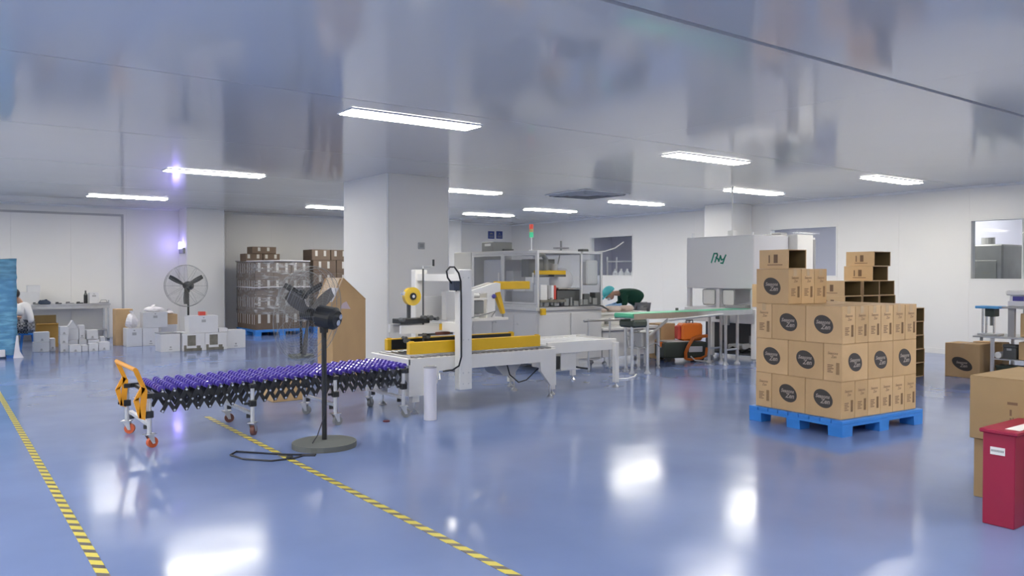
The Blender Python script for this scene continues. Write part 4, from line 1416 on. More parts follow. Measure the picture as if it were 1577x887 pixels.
# tall gable-topped carton before the column
t = thing('tall_carton', 'tall kraft carton with raised gable-shaped flaps standing before the column', 'carton', (4.88, 10.95, 0), R(9))
hw = .285
b = B()
b.box(-hw, -.25, 0, hw, .15, 1.13, bev=.004)
b.done('body', 'kraft', t)
B().prism([(-hw + .002, 1.13), (hw - .002, 1.13), (-.09, 1.44), (-.16, 1.43)], 'y', -.25, -.243).done('end_flap', 'kraft', t)
B().prism([(-hw + .002, 1.13), (hw - .002, 1.13), (-.09, 1.44), (-.16, 1.43)], 'y', .143, .15).done('end_flap', 'kraft', t)
B().prism([(-hw, 1.13), (-hw + .008, 1.126), (-.115, 1.44), (-.125, 1.445)], 'y', -.275, .17).done('roof_flap', 'paleboard', t)
B().prism([(hw, 1.13), (hw - .008, 1.126), (-.105, 1.435), (-.10, 1.445)], 'y', -.26, .16).done('roof_flap', 'kraft', t)
B().prism([(-.16, 1.0), (.02, .99), (-.05, 1.10), (-.11, 1.08)], 'y', -.253, -.25).done('torn_label', 'lilacpaper', t)
b = B(); b.prism([(-hw - .02, 1.10), (-hw + .0, 1.13), (-.20, 1.30), (-.24, 1.29)], 'y', -.28, -.06)
b.done('film_scrap', 'polybag', t)
for z in (.06,):
    B().box(-hw - .15, -.22, 0, -hw - .002, .12, .008).done('loose_flap', 'kraft2', t)

# ------------------------------------------------------------------ left: white cartons and bags
def white_box(label, x0, x1, y0, y1, z0, z1, group, rz=0, m='carton', name='white_carton', pr=None):
    t = thing(name, label, 'carton', ((x0 + x1) / 2, (y0 + y1) / 2, z0), rz, group)
    L, W, H = x1 - x0, y1 - y0, z1 - z0
    carton_part(t, L, W, H, m, tape=False)
    if pr == 'mark':
        b = B(); b.box(-.04, -W / 2 - .0012, H * .62, .04, -W / 2, H * .78).box(-.015, -W / 2 - .0012, H * .85, .015, -W / 2, H * .92)
        b.done('printing', 'vent', t)
    if pr == 'dark':
        b = B()
        b.box(-L / 2 + .02, -W / 2 - .0012, .0, L / 2 - .06, -W / 2, H * .16)
        b.box(-L * .30, -W / 2 - .0013, H * .3, L * .08, -W / 2, H * .9)
        b.box(L * .12, -W / 2 - .0013, H * .0, L * .3, -W / 2, H * .3)
        b.box(-L * .46, -W / 2 - .0013, H * .16, -L * .34, -W / 2, H * .34)
        b.done('printed_band', 'cartonolive', t)
    if pr == 'logo':
        b = B(); b.prism([(.02 * math.cos(k * PI / 5) , H * .25 + .02 * math.sin(k * PI / 5)) for k in range(10)], 'y', -W / 2 - .0012, -W / 2)
        b.box(-.03, -W / 2 - .0012, H * .1, .03, -W / 2, H * .15)
        b.done('printing', 'vent', t)
    return t
GW = 'white cartons grouped before the rear left fan'
white_box('leftmost white carton of the group on the floor before the left fan', 3.24, 3.54, 17.8, 18.15, 0, .375, GW, 0, pr='mark')
white_box('white carton second from left on the floor, next to the leftmost', 3.55, 3.86, 17.8, 18.15, 0, .375, GW, 0, pr='logo')
white_box('white carton lying on top of the two left floor cartons, grey mark', 3.56, 4.04, 17.81, 18.12, .376, .70, GW, 0, pr='mark')
white_box('white carton behind the row, carrying a small kraft carton', 3.98, 4.30, 18.14, 18.40, 0, .41, GW, 0)
white_box('small kraft carton on a white carton, beside the pole of the left fan', 4.05, 4.32, 18.15, 18.38, .411, .63, 'kraft cartons among the white group', 0, m='kraft2', name='kraft_box')
white_box('tall kraft carton standing behind the leftmost white carton', 3.12, 3.45, 18.25, 18.6, 0, .76, 'kraft cartons among the white group', 0, m='kraft2', name='kraft_box')
white_box('white carton with black lid edge, standing left of the printed cartons', 3.54, 3.90, 16.2, 16.6, 0, .345, GW, R(2), pr='logo')
B().box(-.19, -.205, .345, .185, .21, .36, bev=.004).done('open_rim', 'mgrey', bpy.context.scene.objects['white_carton.004'])
white_box('white carton printed with a dark panel, left of the printed pair', 3.93, 4.34, 16.1, 16.5, 0, .34, GW, 0, pr='dark')
white_box('white carton printed with dark panels, right of the printed pair', 4.345, 4.76, 16.1, 16.5, 0, .34, GW, 0, pr='dark')
white_box('plain white carton at the right end of the group', 4.79, 5.17, 16.2, 16.55, 0, .365, GW, R(-3), pr='logo')
white_box('large white carton on top of the printed pair, red print on its lid', 4.05, 4.60, 16.12, 16.46, .342, .68, GW, 0, pr='mark')
t = white_box('slim white carton leaning at the right on top of the printed pair', 4.62, 4.80, 16.15, 16.4, .342, .42, GW, 0)
rl_ = thing('red_label_box', 'small red and white packet on the large white carton', 'packet', (4.34, 16.28, .681), 0)
B().box(-.07, -.05, 0, .05, .05, .075, bev=.004).done('packet', 'labelred', rl_)
B().box(.051, -.05, 0, .085, .05, .07, bev=.004).done('end_cap', 'beige', rl_)
# flattened board sheet in front
t = thing('board_sheet', 'grey white board sheet lying across the printed cartons', 'sheet', (4.0, 16.3, .362), R(3))
B().box(-.16, -.12, 0, -.0, .14, .012).done('sheet', 'carton', t)
# plastic bags
def bag(label, loc, sx, sy, sz, seed, group='white film bags'):
    rnd = random.Random(seed)
    t = thing('film_bag', label, 'bag', loc, rnd.uniform(0, 3), group)
    b = B()
    b.sph((0, 0, 0), 1, seg=14)
    for v in b.bm.verts:
        n = v.co.copy()
        r_ = 1 + .22 * math.sin(n.x * 5 + seed) * math.cos(n.y * 6 + seed * 2) + rnd.uniform(-.08, .08)
        h = (n.z + 1) / 2
        tap = 1.0 - .62 * h ** 1.4
        v.co = Vector((n.x * sx * r_ * tap, n.y * sy * r_ * tap, max(0, h) * sz * (1 + .08 * math.sin(seed + n.x * 7))))
    b.done('bag', 'polybag', t)
    b = B()
    b.cyl((0, 0, sz * .9), (.01, .01, sz * 1.06), .02, 8, r2=.05)
    b.done('knot', 'polybag', t)
    return t
bag('crumpled white film bag leaning on the left end of the white cartons', (3.37, 17.95, .376), .17, .13, .33, 1)
bag('flat white film bag heaped on the upper left white carton', (3.80, 17.98, .701), .24, .13, .12, 2)
bag('small white film bag on the small kraft carton behind the fan pole', (4.18, 18.27, .631), .13, .1, .08, 3)

# pile of small white cartons before the table
GP = 'small white cartons piled on the floor at left'
pile = [(1.58, 1.84, 17.6, .0, .19, 'lower of two white cartons at the left end of the pile, beside the seated worker', 0),
        (1.60, 1.85, 17.62, .191, .38, 'upper of two white cartons at the left end of the pile', 0),
        (1.87, 1.96, 17.75, .0, .24, 'narrow white carton standing between the left pair and the triple column', 0),
        (1.99, 2.13, 17.3, .0, .16, 'lowest carton of the three-high white column in the pile', 0),
        (1.985, 2.125, 17.31, .161, .325, 'middle carton of the three-high white column in the pile', 0),
        (1.99, 2.13, 17.3, .326, .49, 'top carton of the three-high white column in the pile', 0),
        (2.17, 2.34, 17.66, .0, .20, 'white carton carrying the gable-shaped one in the pile', 0),
        (2.36, 2.50, 17.70, .0, .20, 'white carton under the upright slim one in the pile', 0),
        (2.37, 2.47, 17.72, .201, .48, 'upright slim white carton beside the gable-shaped one', 0),
        (2.52, 2.72, 17.66, .0, .19, 'white carton under the broad one at the right of the pile', 0),
        (2.50, 2.70, 17.68, .201, .38, 'broad white carton in the upper right of the pile', 0),
        (2.13, 2.33, 17.15, .0, .14, 'front white carton at the foot of the gable-shaped one', 0),
        (2.345, 2.45, 17.2, .0, .12, 'small front white carton in the middle of the pile', 0),
        (2.46, 2.62, 17.15, .0, .15, 'front white carton right of the middle of the pile', 0),
        (2.635, 2.83, 17.2, .0, .165, 'rightmost white carton of the pile', 0),
        (2.74, 2.82, 17.66, .0, .24, 'slim white carton at the right rear of the pile', 0)]
for (x0, x1, y, z0, z1, lab, rz) in pile:
    white_box(lab, x0, x1, y, y + .22, z0, z1, GP, rz, pr='logo' if z1 - z0 > .13 else None, name='small_carton')
t = thing('small_carton', 'white carton with gable-shaped open flaps on top of the pile', 'carton', (2.255, 17.77, .201), 0, GP)
B().box(-.10, -.1, 0, .10, .1, .22, bev=.003).done('body', 'carton', t)
B().prism([(-.10, .22), (.10, .22), (0, .37)], 'y', -.1, -.095).done('end_flap', 'carton', t)
B().prism([(-.115, .205), (-.11, .21), (.005, .375), (-.005, .38)], 'y', -.11, .11).done('roof_flap', 'carton', t)
B().prism([(.115, .205), (.11, .21), (-.0, .37), (.005, .38)], 'y', -.11, .11).done('roof_flap', 'carton', t)
# open amber carton
t = thing('open_box', 'open ochre carton under the table with its dark inside showing', 'carton', (1.93, 18.95, 0), 0)
L, W, H = .40, .34, .48
B().box(-L / 2, -W / 2, 0, L / 2, -W / 2 + .008, H).done('front_wall', 'amber', t)
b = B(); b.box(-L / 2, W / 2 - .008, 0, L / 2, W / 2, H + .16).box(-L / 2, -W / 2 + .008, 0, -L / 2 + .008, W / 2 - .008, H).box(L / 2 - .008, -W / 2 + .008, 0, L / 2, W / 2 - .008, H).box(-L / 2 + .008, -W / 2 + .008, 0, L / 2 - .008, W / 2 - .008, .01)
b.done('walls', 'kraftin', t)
B().box(-L / 2, -W / 2 - .09, H - .012, L / 2, -W / 2, H).done('front_flap', 'amber', t)

# ------------------------------------------------------------------ steel work table at the back left
t = thing('steel_table', 'long stainless work table against the left back wall', 'table', (2.4, 20.45, 0))
TX0, TX1, TY0, TY1 = .9, 3.34, 20.12, 20.82
B().box(TX0, TY0, .79, TX1, TY1, .83, bev=.006).done('table_top', 'steel', t)
B().box(TX0 + .02, TY0 + .02, .72, TX1 - .02, TY0 + .04, .79).done('apron', 'steel', t)
for x in (TX0 + .05, TX1 - .05):
    for y in (TY0 + .05, TY1 - .06):
        o = B().cyl((x, y, .03), (x, y, .79), .024, 12).done('leg', 'steel', t)
        B().cyl((x, y, 0), (x, y, .03), .03, 12).done('foot', 'dgrey', o)
B().box(TX0 + .04, TY0 + .06, .2, TX1 - .04, TY1 - .06, .22).done('shelf', 'steel', t)
B().cyl((TX1 - .03, TY0 + .05, .83), (TX1 - .03, TY0 + .05, .90), .018, 8).done('corner_post', 'steel', t)
rebase(t)
white_box('white carton on the left end of the steel table', 1.58, 1.95, 20.3, 20.6, .831, 1.10, 'cartons on the steel table')
white_box('smaller white carton on top of the carton on the steel table', 1.72, 1.97, 20.34, 20.58, 1.101, 1.25, 'cartons on the steel table')
white_box('white box standing near the right end of the steel table', 2.93, 3.12, 20.3, 20.5, .831, 1.07, 'cartons on the steel table', 0, pr='mark')
t = thing('bottle', 'dark bottle beside the white box on the steel table', 'bottle', (2.86, 20.35, .831))
B().cyl((0, 0, 0), (0, 0, .19), .04, 16).done('body', 'black', t)
b = B(); b.cyl((0, 0, .19), (0, 0, .24), .04, 16, r2=.018).cyl((0, 0, .24), (0, 0, .29), .018, 12)
b.done('neck', 'dgrey', t)
t = thing('cloth_heap', 'dark blue heap of cloth on the steel table', 'cloth', (2.03, 20.22, .831), .2)
b = B(); b.sph((0, 0, .03), .1, (1.3, .6, .7), 14)
for v in b.bm.verts:
    v.co.z = max(0, v.co.z + .02 * math.sin(v.co.x * 50) * math.cos(v.co.y * 60))
b.done('cloth', 'bluebox', t, True)
t = thing('wire_rack', 'small wire rack at the right end of the steel table', 'rack', (3.22, 20.3, .831))
b = B()
b.tube([(-.09, -.06, .01), (.09, -.06, .01), (.09, .06, .01), (-.09, .06, .01)], .006, 5, True)
b.tube([(-.08, 0, .01), (-.05, 0, .07), (.05, 0, .07), (.08, 0, .01)], .006, 5)
b.done('wire', 'mgrey', t)
for k, (x, L_, m_, lab) in enumerate(((1.66, .12, 'dgrey', 'dark flat tool at the left end of the steel table'), (1.86, .10, 'mgrey', 'grey flat tool before the cartons on the steel table'),
                                      (2.30, .12, 'dgrey', 'dark flat tool in the middle of the steel table'), (2.52, .16, 'vent', 'pale flat tray in the middle of the steel table'),
                                      (2.72, .14, 'dgrey', 'dark flat tool left of the bottle on the steel table'))):
    t = thing('hand_tool', lab, 'tool', (x, 20.19, .831), .1 * k, 'tools on the steel table')
    B().box(-L_ / 2, -.03, 0, L_ / 2, .03, .025, bev=.006).done('blade', m_, t)
    B().box(-L_ / 2, -.012, .025, 0, .012, .045, bev=.004).done('grip', 'black', t)

# ------------------------------------------------------------------ blue wrapped pallet load at the left edge
t = thing('wrapped_load', 'tall blue film wrapped pallet load cut by the left picture edge', 'pallet load', (.68, 17.2, 0))
for j in range(5):
    z0 = .14 + j * .325
    for i in range(2):
        B().box(-.55 + i * .552, -.54, z0, -.55 + i * .552 + .545, .54, z0 + .32, bev=.01).done('pack', 'bluetop' if j < 4 else 'bluesign', t)
b = B()
for x in (-.5, -.05, .4):
    b.box(x, -.5, 0, x + .12, .5, .10)
b.box(-.55, -.54, .10, .55, .54, .138)
b.done('pallet_base', 'bluepal', t)
b = B()
rings = []
for k in range(22):
    z = .06 + 1.71 * k / 21
    ring = []
    n = 12
    for (p, q) in (((-.565, -.555), (.565, -.555)), ((.565, -.555), (.565, .555)), ((.565, .555), (-.565, .555)), ((-.565, .555), (-.565, -.555))):
        for e in range(n):
            f_ = e / n
            x = p[0] + (q[0] - p[0]) * f_; y = p[1] + (q[1] - p[1]) * f_
            s_ = 1 + .010 * math.sin(e * 2.3 + k * 1.9) + .006 * math.sin(k * 2.7)
            ring.append(b.bm.verts.new((x * s_, y * s_, z + .008 * math.sin(e + k))))
    rings.append(ring)
for r0, r1 in zip(rings[:-1], rings[1:]):
    for e in range(len(r0)):
        b.bm.faces.new((r0[e], r0[(e + 1) % len(r0)], r1[(e + 1) % len(r0)], r1[e]))
b.bm.faces.new(rings[-1])
b.done('film', 'bluefilm', t, True)
b = B(); b.prism([(.50, .0), (.66, .0), (.60, .12), (.575, .40), (.55, .40)], 'y', -.6, -.57)
b.box(.1, -.60, .03, .38, -.575, .16, bev=.01)
b.done('film_tail', 'polybag', t)

# ------------------------------------------------------------------ right side
t = thing('logo_carton', 'kraft carton with a dark oval logo on the floor before the right workbench', 'carton', (12.25, 5.38, 0), 0)
L, W, H = .40, .48, .49
carton_part(t, L, W, H, 'kraft')
logo_on(t, '-x', L, W, H, -.05, True)

t = thing('workbench', 'aluminium framed workbench cluttered with cartons at the right edge', 'bench', (12.5, 4.6, 0))
WX0, WX1, WY0, WY1 = 12.0, 12.75, 3.4, 5.22
B().box(WX0, WY0, .60, WX1, WY1, .625, bev=.004).done('table_top', 'alu', t)
B().box(WX0 + .02, WY0 + .02, .30, WX1 - .02, WY1 - .25, .315).done('shelf', 'alu', t)
for x in (WX0 + .02, WX1 - .06):
    for y in (WY0 + .02, 4.95):
        o = B().box(x, y, .04, x + .04, y + .04, .60 if y > 4.5 else 1.02).done('leg', 'alu', t)
        B().cyl((x + .02, y + .02, 0), (x + .02, y + .02, .04), .03, 12).done('foot', 'dgrey', o)
for x in (WX0 + .1, WX1 - .15):
    B().box(x, 4.72, .625, x + .06, 4.80, 1.02).done('upright', 'vent', t)
B().box(WX0 + .05, WY0, 1.02, WX1, 4.86, 1.045, bev=.004).done('upper_shelf', 'vent', t)
B().cyl((WX0 + .05, 5.12, .55), (WX0 + .05, 5.12, .60), .02, 10).done('clamp_screw', 'mgrey', t)
rebase(t)
t = thing('sealing_machine', 'white tabletop machine with violet display windows on the workbench shelf', 'machine', (12.4, 4.3, 1.046))
B().box(-.32, -.6, 0, .3, .50, .08, bev=.01).done('base', 'panelgrey', t)
B().box(-.30, -.6, .08, .3, .48, .155, bev=.006).done('front_body', 'panelgrey', t)
for (a, c) in ((.30, .44), (.08, .27), (-.2, .03)):
    B().box(-.305, a, .07, -.30, c, .145).done('display_window', 'violet', t)
B().box(-.34, -.6, .155, .3, .52, .225, bev=.02).done('cover', 'white', t)
t = thing('press', 'small press with a light blue top plate and steel columns on the workbench', 'press', (12.15, 5.03, .626))
B().box(-.12, -.12, 0, .12, .14, .03, bev=.004).done('base', 'alu', t)
B().box(-.13, -.14, .385, .13, .17, .42, bev=.006).done('top_plate', 'bluetop', t)
for y in (-.05, .05, .1):
    B().cyl((-.04, y, .03), (-.04, y, .385), .014, 10).done('column', 'chrome', t)
B().box(-.08, -.07, .27, .08, .06, .385, bev=.008).done('cylinder_block', 'darkgreen', t)
B().cyl((0, 0, .14), (0, 0, .27), .022, 12).done('piston', 'mgrey', t)
GK = 'kraft cartons on and under the right workbench'
def kb(label, x0, x1, y0, y1, z0, z1, m='kraft'):
    return white_box(label, x0, x1, y0, y1, z0, z1, GK, 0, m=m, name='kraft_box')
kb('upright kraft carton standing on the workbench under its shelf', 12.2, 12.4, 4.46, 4.68, .627, .95, 'kraft2')
kb('kraft carton behind the press on the workbench, partly behind the steel upright', 12.42, 12.7, 4.3, 4.69, .626, .80)
kb('kraft carton on the lower bench shelf, beside dark tools', 12.1, 12.5, 4.40, 4.66, .316, .56, 'kraft2')
kb('kraft carton lying on the bench top at the picture edge', 12.1, 12.4, 3.95, 4.40, .626, .76)
kb('kraft carton on the floor under the workbench, behind the oval logo carton', 12.48, 12.72, 5.02, 5.42, 0, .50, 'kraft2')
kb('low kraft carton on the floor under the workbench shelf', 12.15, 12.6, 4.2, 4.62, 0, .22, 'kraft2')
for (x, y, z, a, c, h, m_, lab) in ((12.16, 4.77, .316, .16, .16, .20, 'dgrey', 'dark grey tool box on the lower bench shelf'),
                                    (12.2, 4.80, .0, .2, .3, .22, 'darkgreen', 'dark green plastic crate on the floor under the bench'),
                                    (12.08, 4.22, .316, .12, .2, .16, 'black', 'black box at the edge of the lower bench shelf'),
                                    (12.10, 3.82, .626, .2, .16, .24, 'brownw', 'dark brown box standing on the bench top')):
    t = thing('tool_box', lab, 'box', (x, y, z), 0, 'dark boxes at the right workbench')
    B().box(-a / 2, -c / 2, 0, a / 2, c / 2, h * .8, bev=.01).done('body', m_, t)
    B().box(-a / 2 - .005, -c / 2 - .005, h * .8, a / 2 + .005, c / 2 + .005, h, bev=.008).done('lid', m_, t)
    B().box(-a / 2 - .008, -.03, h * .6, -a / 2, .03, h * .75).done('latch', 'vent', t)
t = thing('foam_roll', 'white rounded roll lying on the lower bench shelf', 'roll', (12.13, 4.915, .316))
B().cyl((-.05, 0, .045), (.12, 0, .045), .045, 16).done('roll', 'paper', t)

# big kraft cartons and the red box in the right foreground
def print_chars(t, L, W, H):
    b = B()
    for k, (y, z, w_, h_) in enumerate(((.19, .26, .06, .018), (.20, .20, .012, .04), (.20, .14, .012, .05), (.185, .15, .008, .04), (.20, .08, .03, .012), (-.0, .15, .03, .025), (.0, .11, .012, .03), (-.02, .11, .02, .008))):
        b.box(-L / 2 - .0012, y - w_ / 2, z - h_ / 2, -L / 2, y + w_ / 2, z + h_ / 2)
    b.done('printing', 'inkb', t)
t = thing('kraft_box', 'kraft carton on the floor under the large one, behind the red box', 'carton', (6.02, 2.06, 0), 0, 'large kraft cartons at the right edge')
carton_part(t, .70, .78, .398, 'kraftdim')
t = thing('kraft_box', 'large kraft carton with faded print, pale lid, on top behind the red box', 'carton', (6.04, 2.02, .40), R(1), 'large kraft cartons at the right edge')
carton_part(t, .80, .90, .42, 'kraftdim')
print_chars(t, .80, .90, .42)
t = thing('red_box', 'crimson red metal box with a lid and a white label at the right edge', 'box', (5.36, 2.065, 0), 0)
B().box(-.26, -.088, 0, .26, .088, .55, bev=.004).done('body', 'red', t)
B().box(-.275, -.105, .55, .275, .105, .575, bev=.006).done('lid', 'red', t)
o = B().box(-.2635, -.035, .425, -.26, .045, .47).done('label', 'paper', t)
b = B()
for k in range(9):
    b.box(-.2642, .035 - k * .008, .442, -.2635, .035 - k * .008 + .0055, .455)
b.done('lettering', 'mgrey', o)
B().box(-.20, -.09, .575, .1, -.01, .5762).done('paper_sheet', 'paper', t)
B().box(-.05, -.106, .44, .05, -.088, .47, bev=.004).done('latch', 'red', t)

# ------------------------------------------------------------------ adjacent room seen through the glass
def other_machine(label, x, y, sx, sy, h, m='otherdk'):
    t = thing('stored_machine', label, 'machine', (x, y, 0), 0, 'machines beyond the windows')
    B().box(-sx / 2, -sy / 2, .08, sx / 2, sy / 2, h, bev=.03).done('body', m, t)
    B().box(-sx / 2 + .05, -sy / 2 + .05, 0, sx / 2 - .05, sy / 2 - .05, .08).done('plinth', 'black', t)
    B().box(-sx / 2 - .02, -sy / 2 + .1, h * .55, -sx / 2, sy / 2 - .1, h * .85, bev=.01).done('front_panel', 'mgrey', t)
    B().cyl((-.1, 0, h), (-.1, 0, h + .15), .12, 16).done('top_drum', 'vent', t)
    return t
other_machine('dark grey machine beyond the far right window, left one', 17.3, 7.2, 1.2, .95, 2.08)
other_machine('dark grey machine beyond the far right window, right one', 17.2, 5.9, 1.0, .7, 1.95)
other_machine('grey machine beyond the window behind the pallet', 17.4, 12.0, 1.0, .8, 1.9, 'mgrey')
t = thing('pipe_frame', 'white pipe frame hanging beyond the far right window', 'pipes', (16.4, 7.0, 0))
for y in (-.75, .15):
    B().cyl((0, y, 0), (0, y, HC - .005), .03, 10).done('upright', 'paper', t)
B().cyl((0, -.75, 2.55), (0, .9, 2.55), .03, 10).done('cross_pipe', 'vent', t)
t = thing('bottle_rack', 'rack with clear bottles beyond the window behind the operator', 'rack', (16.3, 16.6, 0))
for z in (1.35, 1.85):
    B().box(-.2, -.7, z, .2, .6, z + .03).done('shelf', 'alu', t)
for x in (-.18, .18):
    for y in (-.68, .58):
        B().box(x - .02, y - .02, 0, x + .02, y + .02, 2.0).done('post', 'alu', t)
for k in range(4):
    tt = thing('glass_bottle', ['leftmost clear bottle on the rack beyond the glass', 'second clear bottle on the rack beyond the glass', 'third clear bottle on the rack beyond the glass', 'rightmost clear bottle on the rack beyond the glass'][k],
               'bottle', (16.25, 17.0 - .25 * k, 1.381), 0, 'bottles beyond the window')
    b = B(); b.cyl((0, 0, 0), (0, 0, .15), .08, 16).cyl((0, 0, .15), (0, 0, .22), .08, 16, r2=.03)
    b.done('body', 'lampframe', tt)
    B().cyl((0, 0, .22), (0, 0, .27), .035, 12).done('cap', 'paper', tt)

# ------------------------------------------------------------------ people
def skinned(name, nodes, edges, m, parent, root, sub=2, smooth=True):
    """one continuous surface grown from a joint graph; nodes: {key: ((x,y,z), r or (rx,ry))}"""
    me = bpy.data.meshes.new(name)
    keys = list(nodes)
    me.from_pydata([nodes[k][0] for k in keys], [(keys.index(a), keys.index(b_)) for a, b_ in edges], [])
    o = bpy.data.objects.new(name, me)
    COL.objects.link(o)
    sk = o.modifiers.new('skin', 'SKIN')
    for i, k in enumerate(keys):
        r_ = nodes[k][1]
        me.skin_vertices[0].data[i].radius = (r_, r_) if not isinstance(r_, tuple) else r_
        me.skin_vertices[0].data[i].use_root = (k == root)
    sk.use_smooth_shade = smooth
    ss = o.modifiers.new('subsurf', 'SUBSURF')
    ss.levels = sub; ss.render_levels = sub
    me.materials.append(M[m])
    dg = bpy.context.evaluated_depsgraph_get()
    baked = bpy.data.meshes.new_from_object(o.evaluated_get(dg))
    baked.name = name
    bpy.data.objects.remove(o)
    for p in baked.polygons:
        p.use_smooth = True
    return put(name, baked, None, parent)

def hand_nodes(nodes, edges, key, wrist, fwd, side, s=1.0, curl=Vector((0, 0, -1))):
    """palm, four unequal bent fingers and a thumb grown from the wrist"""
    w = Vector(wrist); f = Vector(fwd).normalized(); sd = Vector(side).normalized()
    palm = w + f * .06 * s
    nodes[key + 'palm'] = (palm, (.034 * s, .020 * s))
    edges.append((key, key + 'palm'))
    for i, ln in enumerate((.070, .080, .075, .058)):
        off = sd * (.027 - .018 * i) * s
        k0, k1, k2 = (key + 'f%d%d' % (i, q) for q in range(3))
        a = palm + f * .035 * s + off
        b_ = a + f * ln * .5 * s + curl * .008 * s
        c = b_ + (f * .75 + curl * .66).normalized() * ln * .5 * s
        nodes[k0] = (a, .0095 * s); nodes[k1] = (b_, .0085 * s); nodes[k2] = (c, .007 * s)
        edges += [(key + 'palm', k0), (k0, k1), (k1, k2)]
    a = w + f * .03 * s + sd * .03 * s
    b_ = a + (f * .6 + sd * .8).normalized() * .035 * s
    c = b_ + (f + sd * .25).normalized() * .03 * s
    nodes[key + 't0'] = (a, .012 * s); nodes[key + 't1'] = (b_, .0105 * s); nodes[key + 't2'] = (c, .008 * s)
    edges += [(key, key + 't0'), (key + 't0', key + 't1'), (key + 't1', key + 't2')]

def head_parts(par, c, fdir, down, s=1.0):
    """head with brow, nose, mouth, eyes and ears; fdir = facing, down = chin direction"""
    f = Vector(fdir).normalized(); d = Vector(down); d = (d - f * d.dot(f)).normalized(); u = -d
    r_ = u.cross(f)
    Mx = Matrix((r_, f, u)).transposed().to_4x4()
    Mx.translation = Vector(c)
    b = B()
    b.sph((0, 0, 0), .1, (.76, .95, 1.12), 18)
    for v in b.bm.verts:
        if v.co.z < -.02:
            k = (-v.co.z - .02) / .09
            v.co.x *= 1 - .32 * k
            v.co.y = v.co.y * (1 - .18 * k) + .012 * k
    b.sph((0, .095, -.012), .014, (.8, 1.1, 1.5), 8)            # nose
    b.sph((0, .080, -.062), .016, (1.3, .5, .45), 8)            # lips
    for sx in (-1, 1):
        b.sph((sx * .076, -.005, -.01), .022, (.35, .7, 1.2), 8)    # ears
    o = b.done('head', 'skin', par, True)
    o.matrix_local = Mx
    e = B()
    for sx in (-1, 1):
        e.sph((sx * .03, .083, .012), .009, (1.2, .7, .7), 8)
    e.done('eyes', 'black', o, True)
    return o, Mx

# operator bending over the bench
pt = thing('person', 'person in dark green top, turquoise cap and blue gloves bending over the bench', 'person', (10.83, 10.62, 0))
L_ = Vector((-.806, .592, 0))            # towards picture left
Fc = Vector((-.592, -.806, 0))           # towards the camera
O = Vector((10.83, 10.62, 0))
def q(l, f_, z):
    return O + L_ * l + Fc * f_ + Vector((0, 0, z)) - O
leg_n = {'pel': (q(0, 0, .93), .15), 'hipL': (q(0, .10, .86), .098), 'kneeL': (q(.05, .12, .48), .068), 'ankL': (q(-.02, .12, .09), .048),
         'hipR': (q(0, -.10, .86), .098), 'kneeR': (q(.03, -.12, .48), .068), 'ankR': (q(-.06, -.12, .09), .048)}
leg_e = [('pel', 'hipL'), ('hipL', 'kneeL'), ('kneeL', 'ankL'), ('pel', 'hipR'), ('hipR', 'kneeR'), ('kneeR', 'ankR')]
skinned('trousers', leg_n, leg_e, 'trouser', pt, 'pel')
tor_n = {'pel': (q(0, 0, .97), (.17, .17)), 'waist': (q(.10, 0, 1.07), (.185, .18)), 'chest': (q(.25, 0, 1.12), (.19, .165)), 'neckb': (q(.39, 0, 1.15), .095),
         'shL': (q(.36, .17, 1.11), .075), 'elL': (q(.33, .26, .96), .058), 'foL': (q(.40, .24, .90), .05),
         'shR': (q(.36, -.17, 1.11), .075), 'elR': (q(.36, -.27, .95), .058), 'foR': (q(.46, -.22, .90), .05)}
tor_e = [('pel', 'waist'), ('waist', 'chest'), ('chest', 'neckb'), ('chest', 'shL'), ('shL', 'elL'), ('elL', 'foL'), ('chest', 'shR'), ('shR', 'elR'), ('elR', 'foR')]
skinned('jacket', tor_n, tor_e, 'dgreen', pt, 'pel')
nk = skinned('body', {'a': (q(.36, 0, 1.13), .06), 'b': (q(.47, 0, 1.14), .052), 'c': (q(.53, 0, 1.13), .05)}, [('a', 'b'), ('b', 'c')], 'skin', pt, 'a')
for s_, key in ((1, 'L'), (-1, 'R')):
    hn = {'e': (q(.37 if s_ > 0 else .43, .25 * s_ if s_ > 0 else -.23, .925), .046), 'w': (q(.52, .19 * s_, .905), .034)}
    he = [('e', 'w')]
    hand_nodes(hn, he, 'w', hn['w'][0], L_ * .9 + Fc * -.35 * s_, Fc * -s_, 1.05)
    skinned('glove', hn, he, 'bluegl', pt, 'e')
hd, Mx = head_parts(pt, q(.60, 0, 1.12), L_ * .75 + Vector((0, 0, -.66)), L_ * -.55 + Vector((0, 0, -.8)))
cp_ = B()
cp_.sph((0, -.012, .035), .125, (.95, 1.05, .92), 18)
for v in list(cp_.bm.verts):
    if v.co.z < .015:
        v.co.z = .015 - (.015 - v.co.z) * .12
for v in cp_.bm.verts:
    v.co += v.co.normalized() * .008 * math.sin(v.co.x * 90) * math.cos(v.co.z * 80)
cp_.done('cap', 'cyan', hd, True)
B().box(-.11, .02, .010, .11, .185, .028, bev=.012).done('cap_visor', 'cyan', hd)
ms = B(); ms.sph((0, .062, -.052), .05, (1.15, .75, .85), 14)
ms.done('face_mask', 'paper', hd, True)
for s_ in (1, -1):
    b = B()
    a = q(-.02 if s_ > 0 else -.06, .12 * s_, 0)
    b.sph((0, 0, 0), 1, seg=12)
    for v in b.bm.verts:
        v.co = a + L_ * (v.co.x * .13 + .06) + Fc * v.co.y * .048 + Vector((0, 0, max(0, .04 + v.co.z * .05)))
    b.done('shoe', 'paper', pt, True)

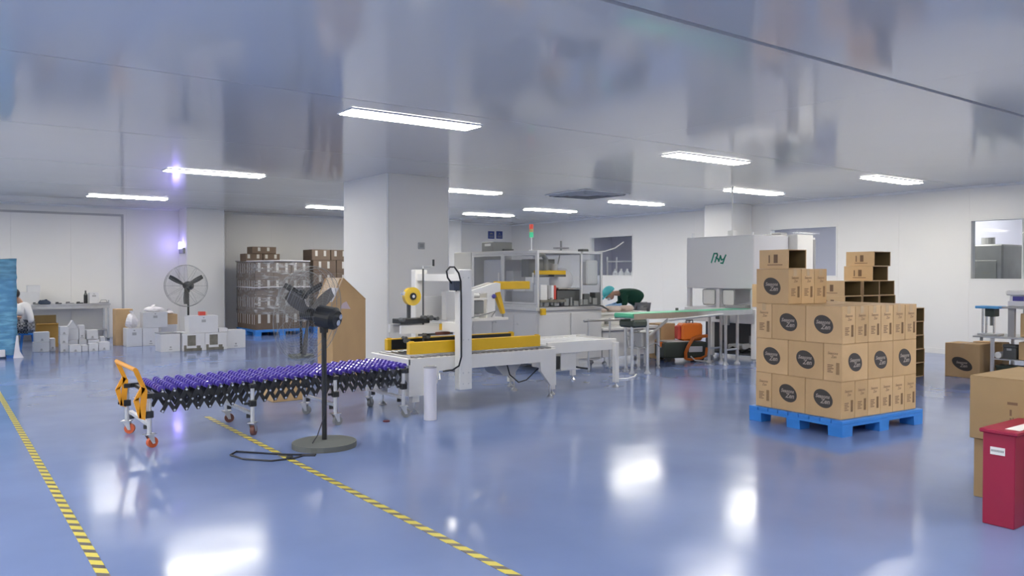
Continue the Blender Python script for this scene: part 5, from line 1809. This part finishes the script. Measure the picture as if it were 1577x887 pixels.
# seated worker at the left, mostly behind the blue load
ps = thing('person', 'person in a white shirt and checked trousers sitting low behind the blue wrapped load', 'person', (1.55, 18.45, 0))
O = Vector((1.55, 18.45, 0))
def q2(l, f_, z):
    return L_ * l + Fc * f_ + Vector((0, 0, z))
skinned('trousers', {'pel': (q2(0, 0, .46), .14), 'hL': (q2(.02, .11, .46), .10), 'kL': (q2(.10, .40, .47), .075), 'aL': (q2(.02, .42, .10), .055),
                     'hR': (q2(.04, -.06, .46), .10), 'kR': (q2(.32, .22, .48), .075), 'aR': (q2(.30, .24, .10), .055)},
        [('pel', 'hL'), ('hL', 'kL'), ('kL', 'aL'), ('pel', 'hR'), ('hR', 'kR'), ('kR', 'aR')], 'check', ps, 'pel')
skinned('shirt', {'pel': (q2(0, 0, .50), (.15, .14)), 'w': (q2(.01, .0, .62), (.15, .13)), 'c': (q2(.04, .03, .80), (.18, .13)), 'n': (q2(.09, .05, .92), .075),
                  'sL': (q2(.02, .20, .84), .075), 'eL': (q2(-.04, .29, .68), .07), 'sR': (q2(.08, -.15, .84), .075), 'eR': (q2(.14, -.20, .68), .07)},
        [('pel', 'w'), ('w', 'c'), ('c', 'n'), ('c', 'sL'), ('sL', 'eL'), ('c', 'sR'), ('sR', 'eR')], 'shirt', ps, 'pel')
skinned('body', {'a': (q2(.07, .04, .88), .058), 'b': (q2(.12, .06, .97), .052), 'c': (q2(.15, .08, 1.02), .05)}, [('a', 'b'), ('b', 'c')], 'skin', ps, 'a')
for s_ in (1, -1):
    el = q2(-.04, .30, .64) if s_ > 0 else q2(.15, -.2, .64)
    wr = q2(.20, .34, .60) if s_ > 0 else q2(.34, .02, .60)
    hn = {'e0': (el + Vector((0, 0, .04)), .05), 'e': (el, .045), 'w': (wr, .030)}
    he = [('e0', 'e'), ('e', 'w')]
    hand_nodes(hn, he, 'w', wr, L_ * .9 + Fc * .1 * -s_, Fc * -s_, 1.0)
    skinned('arm', hn, he, 'skin', ps, 'e0')
hd2, Mx2 = head_parts(ps, q2(.20, .10, 1.08), L_ * .8 + Fc * .3 + Vector((0, 0, -.35)), Vector((0, 0, -1)))
hb = B()
hb.sph((0, -.018, .03), .107, (.86, .98, .98), 18)
for v in hb.bm.verts:
    if v.co.y > .035 and v.co.z < .06:
        v.co.y = .035
hb.done('hair', 'hair', hd2, True)
for (l, f_) in ((.02, .42), (.30, .24)):
    b = B()
    b.sph((0, 0, 0), 1, seg=12)
    for v in b.bm.verts:
        v.co = q2(l, f_, 0) + (L_ * .5 + Fc * .7) * (v.co.x * .13 + .05) + (L_ * .7 - Fc * .5) * v.co.y * .05 + Vector((0, 0, max(0, .045 + v.co.z * .05)))
    b.done('shoe', 'black', ps, True)
t = thing('stool', 'low plastic stool under the seated worker', 'stool', (1.55, 18.45, 0))
B().cyl((0, 0, .29), (0, 0, .32), .16, 20).done('seat', 'bluepal', t)
for k in range(4):
    a = PI / 4 + k * PI / 2
    B().cyl((.17 * math.cos(a), .17 * math.sin(a), 0), (.12 * math.cos(a), .12 * math.sin(a), .29), .016, 8).done('leg', 'bluepal', t)

t = thing('kraft_box', 'flat kraft carton on the floor seen through the legs of the wheel conveyor', 'carton', (3.42, 9.25, 0), 0)
carton_part(t, .42, .34, .24, 'kraft')
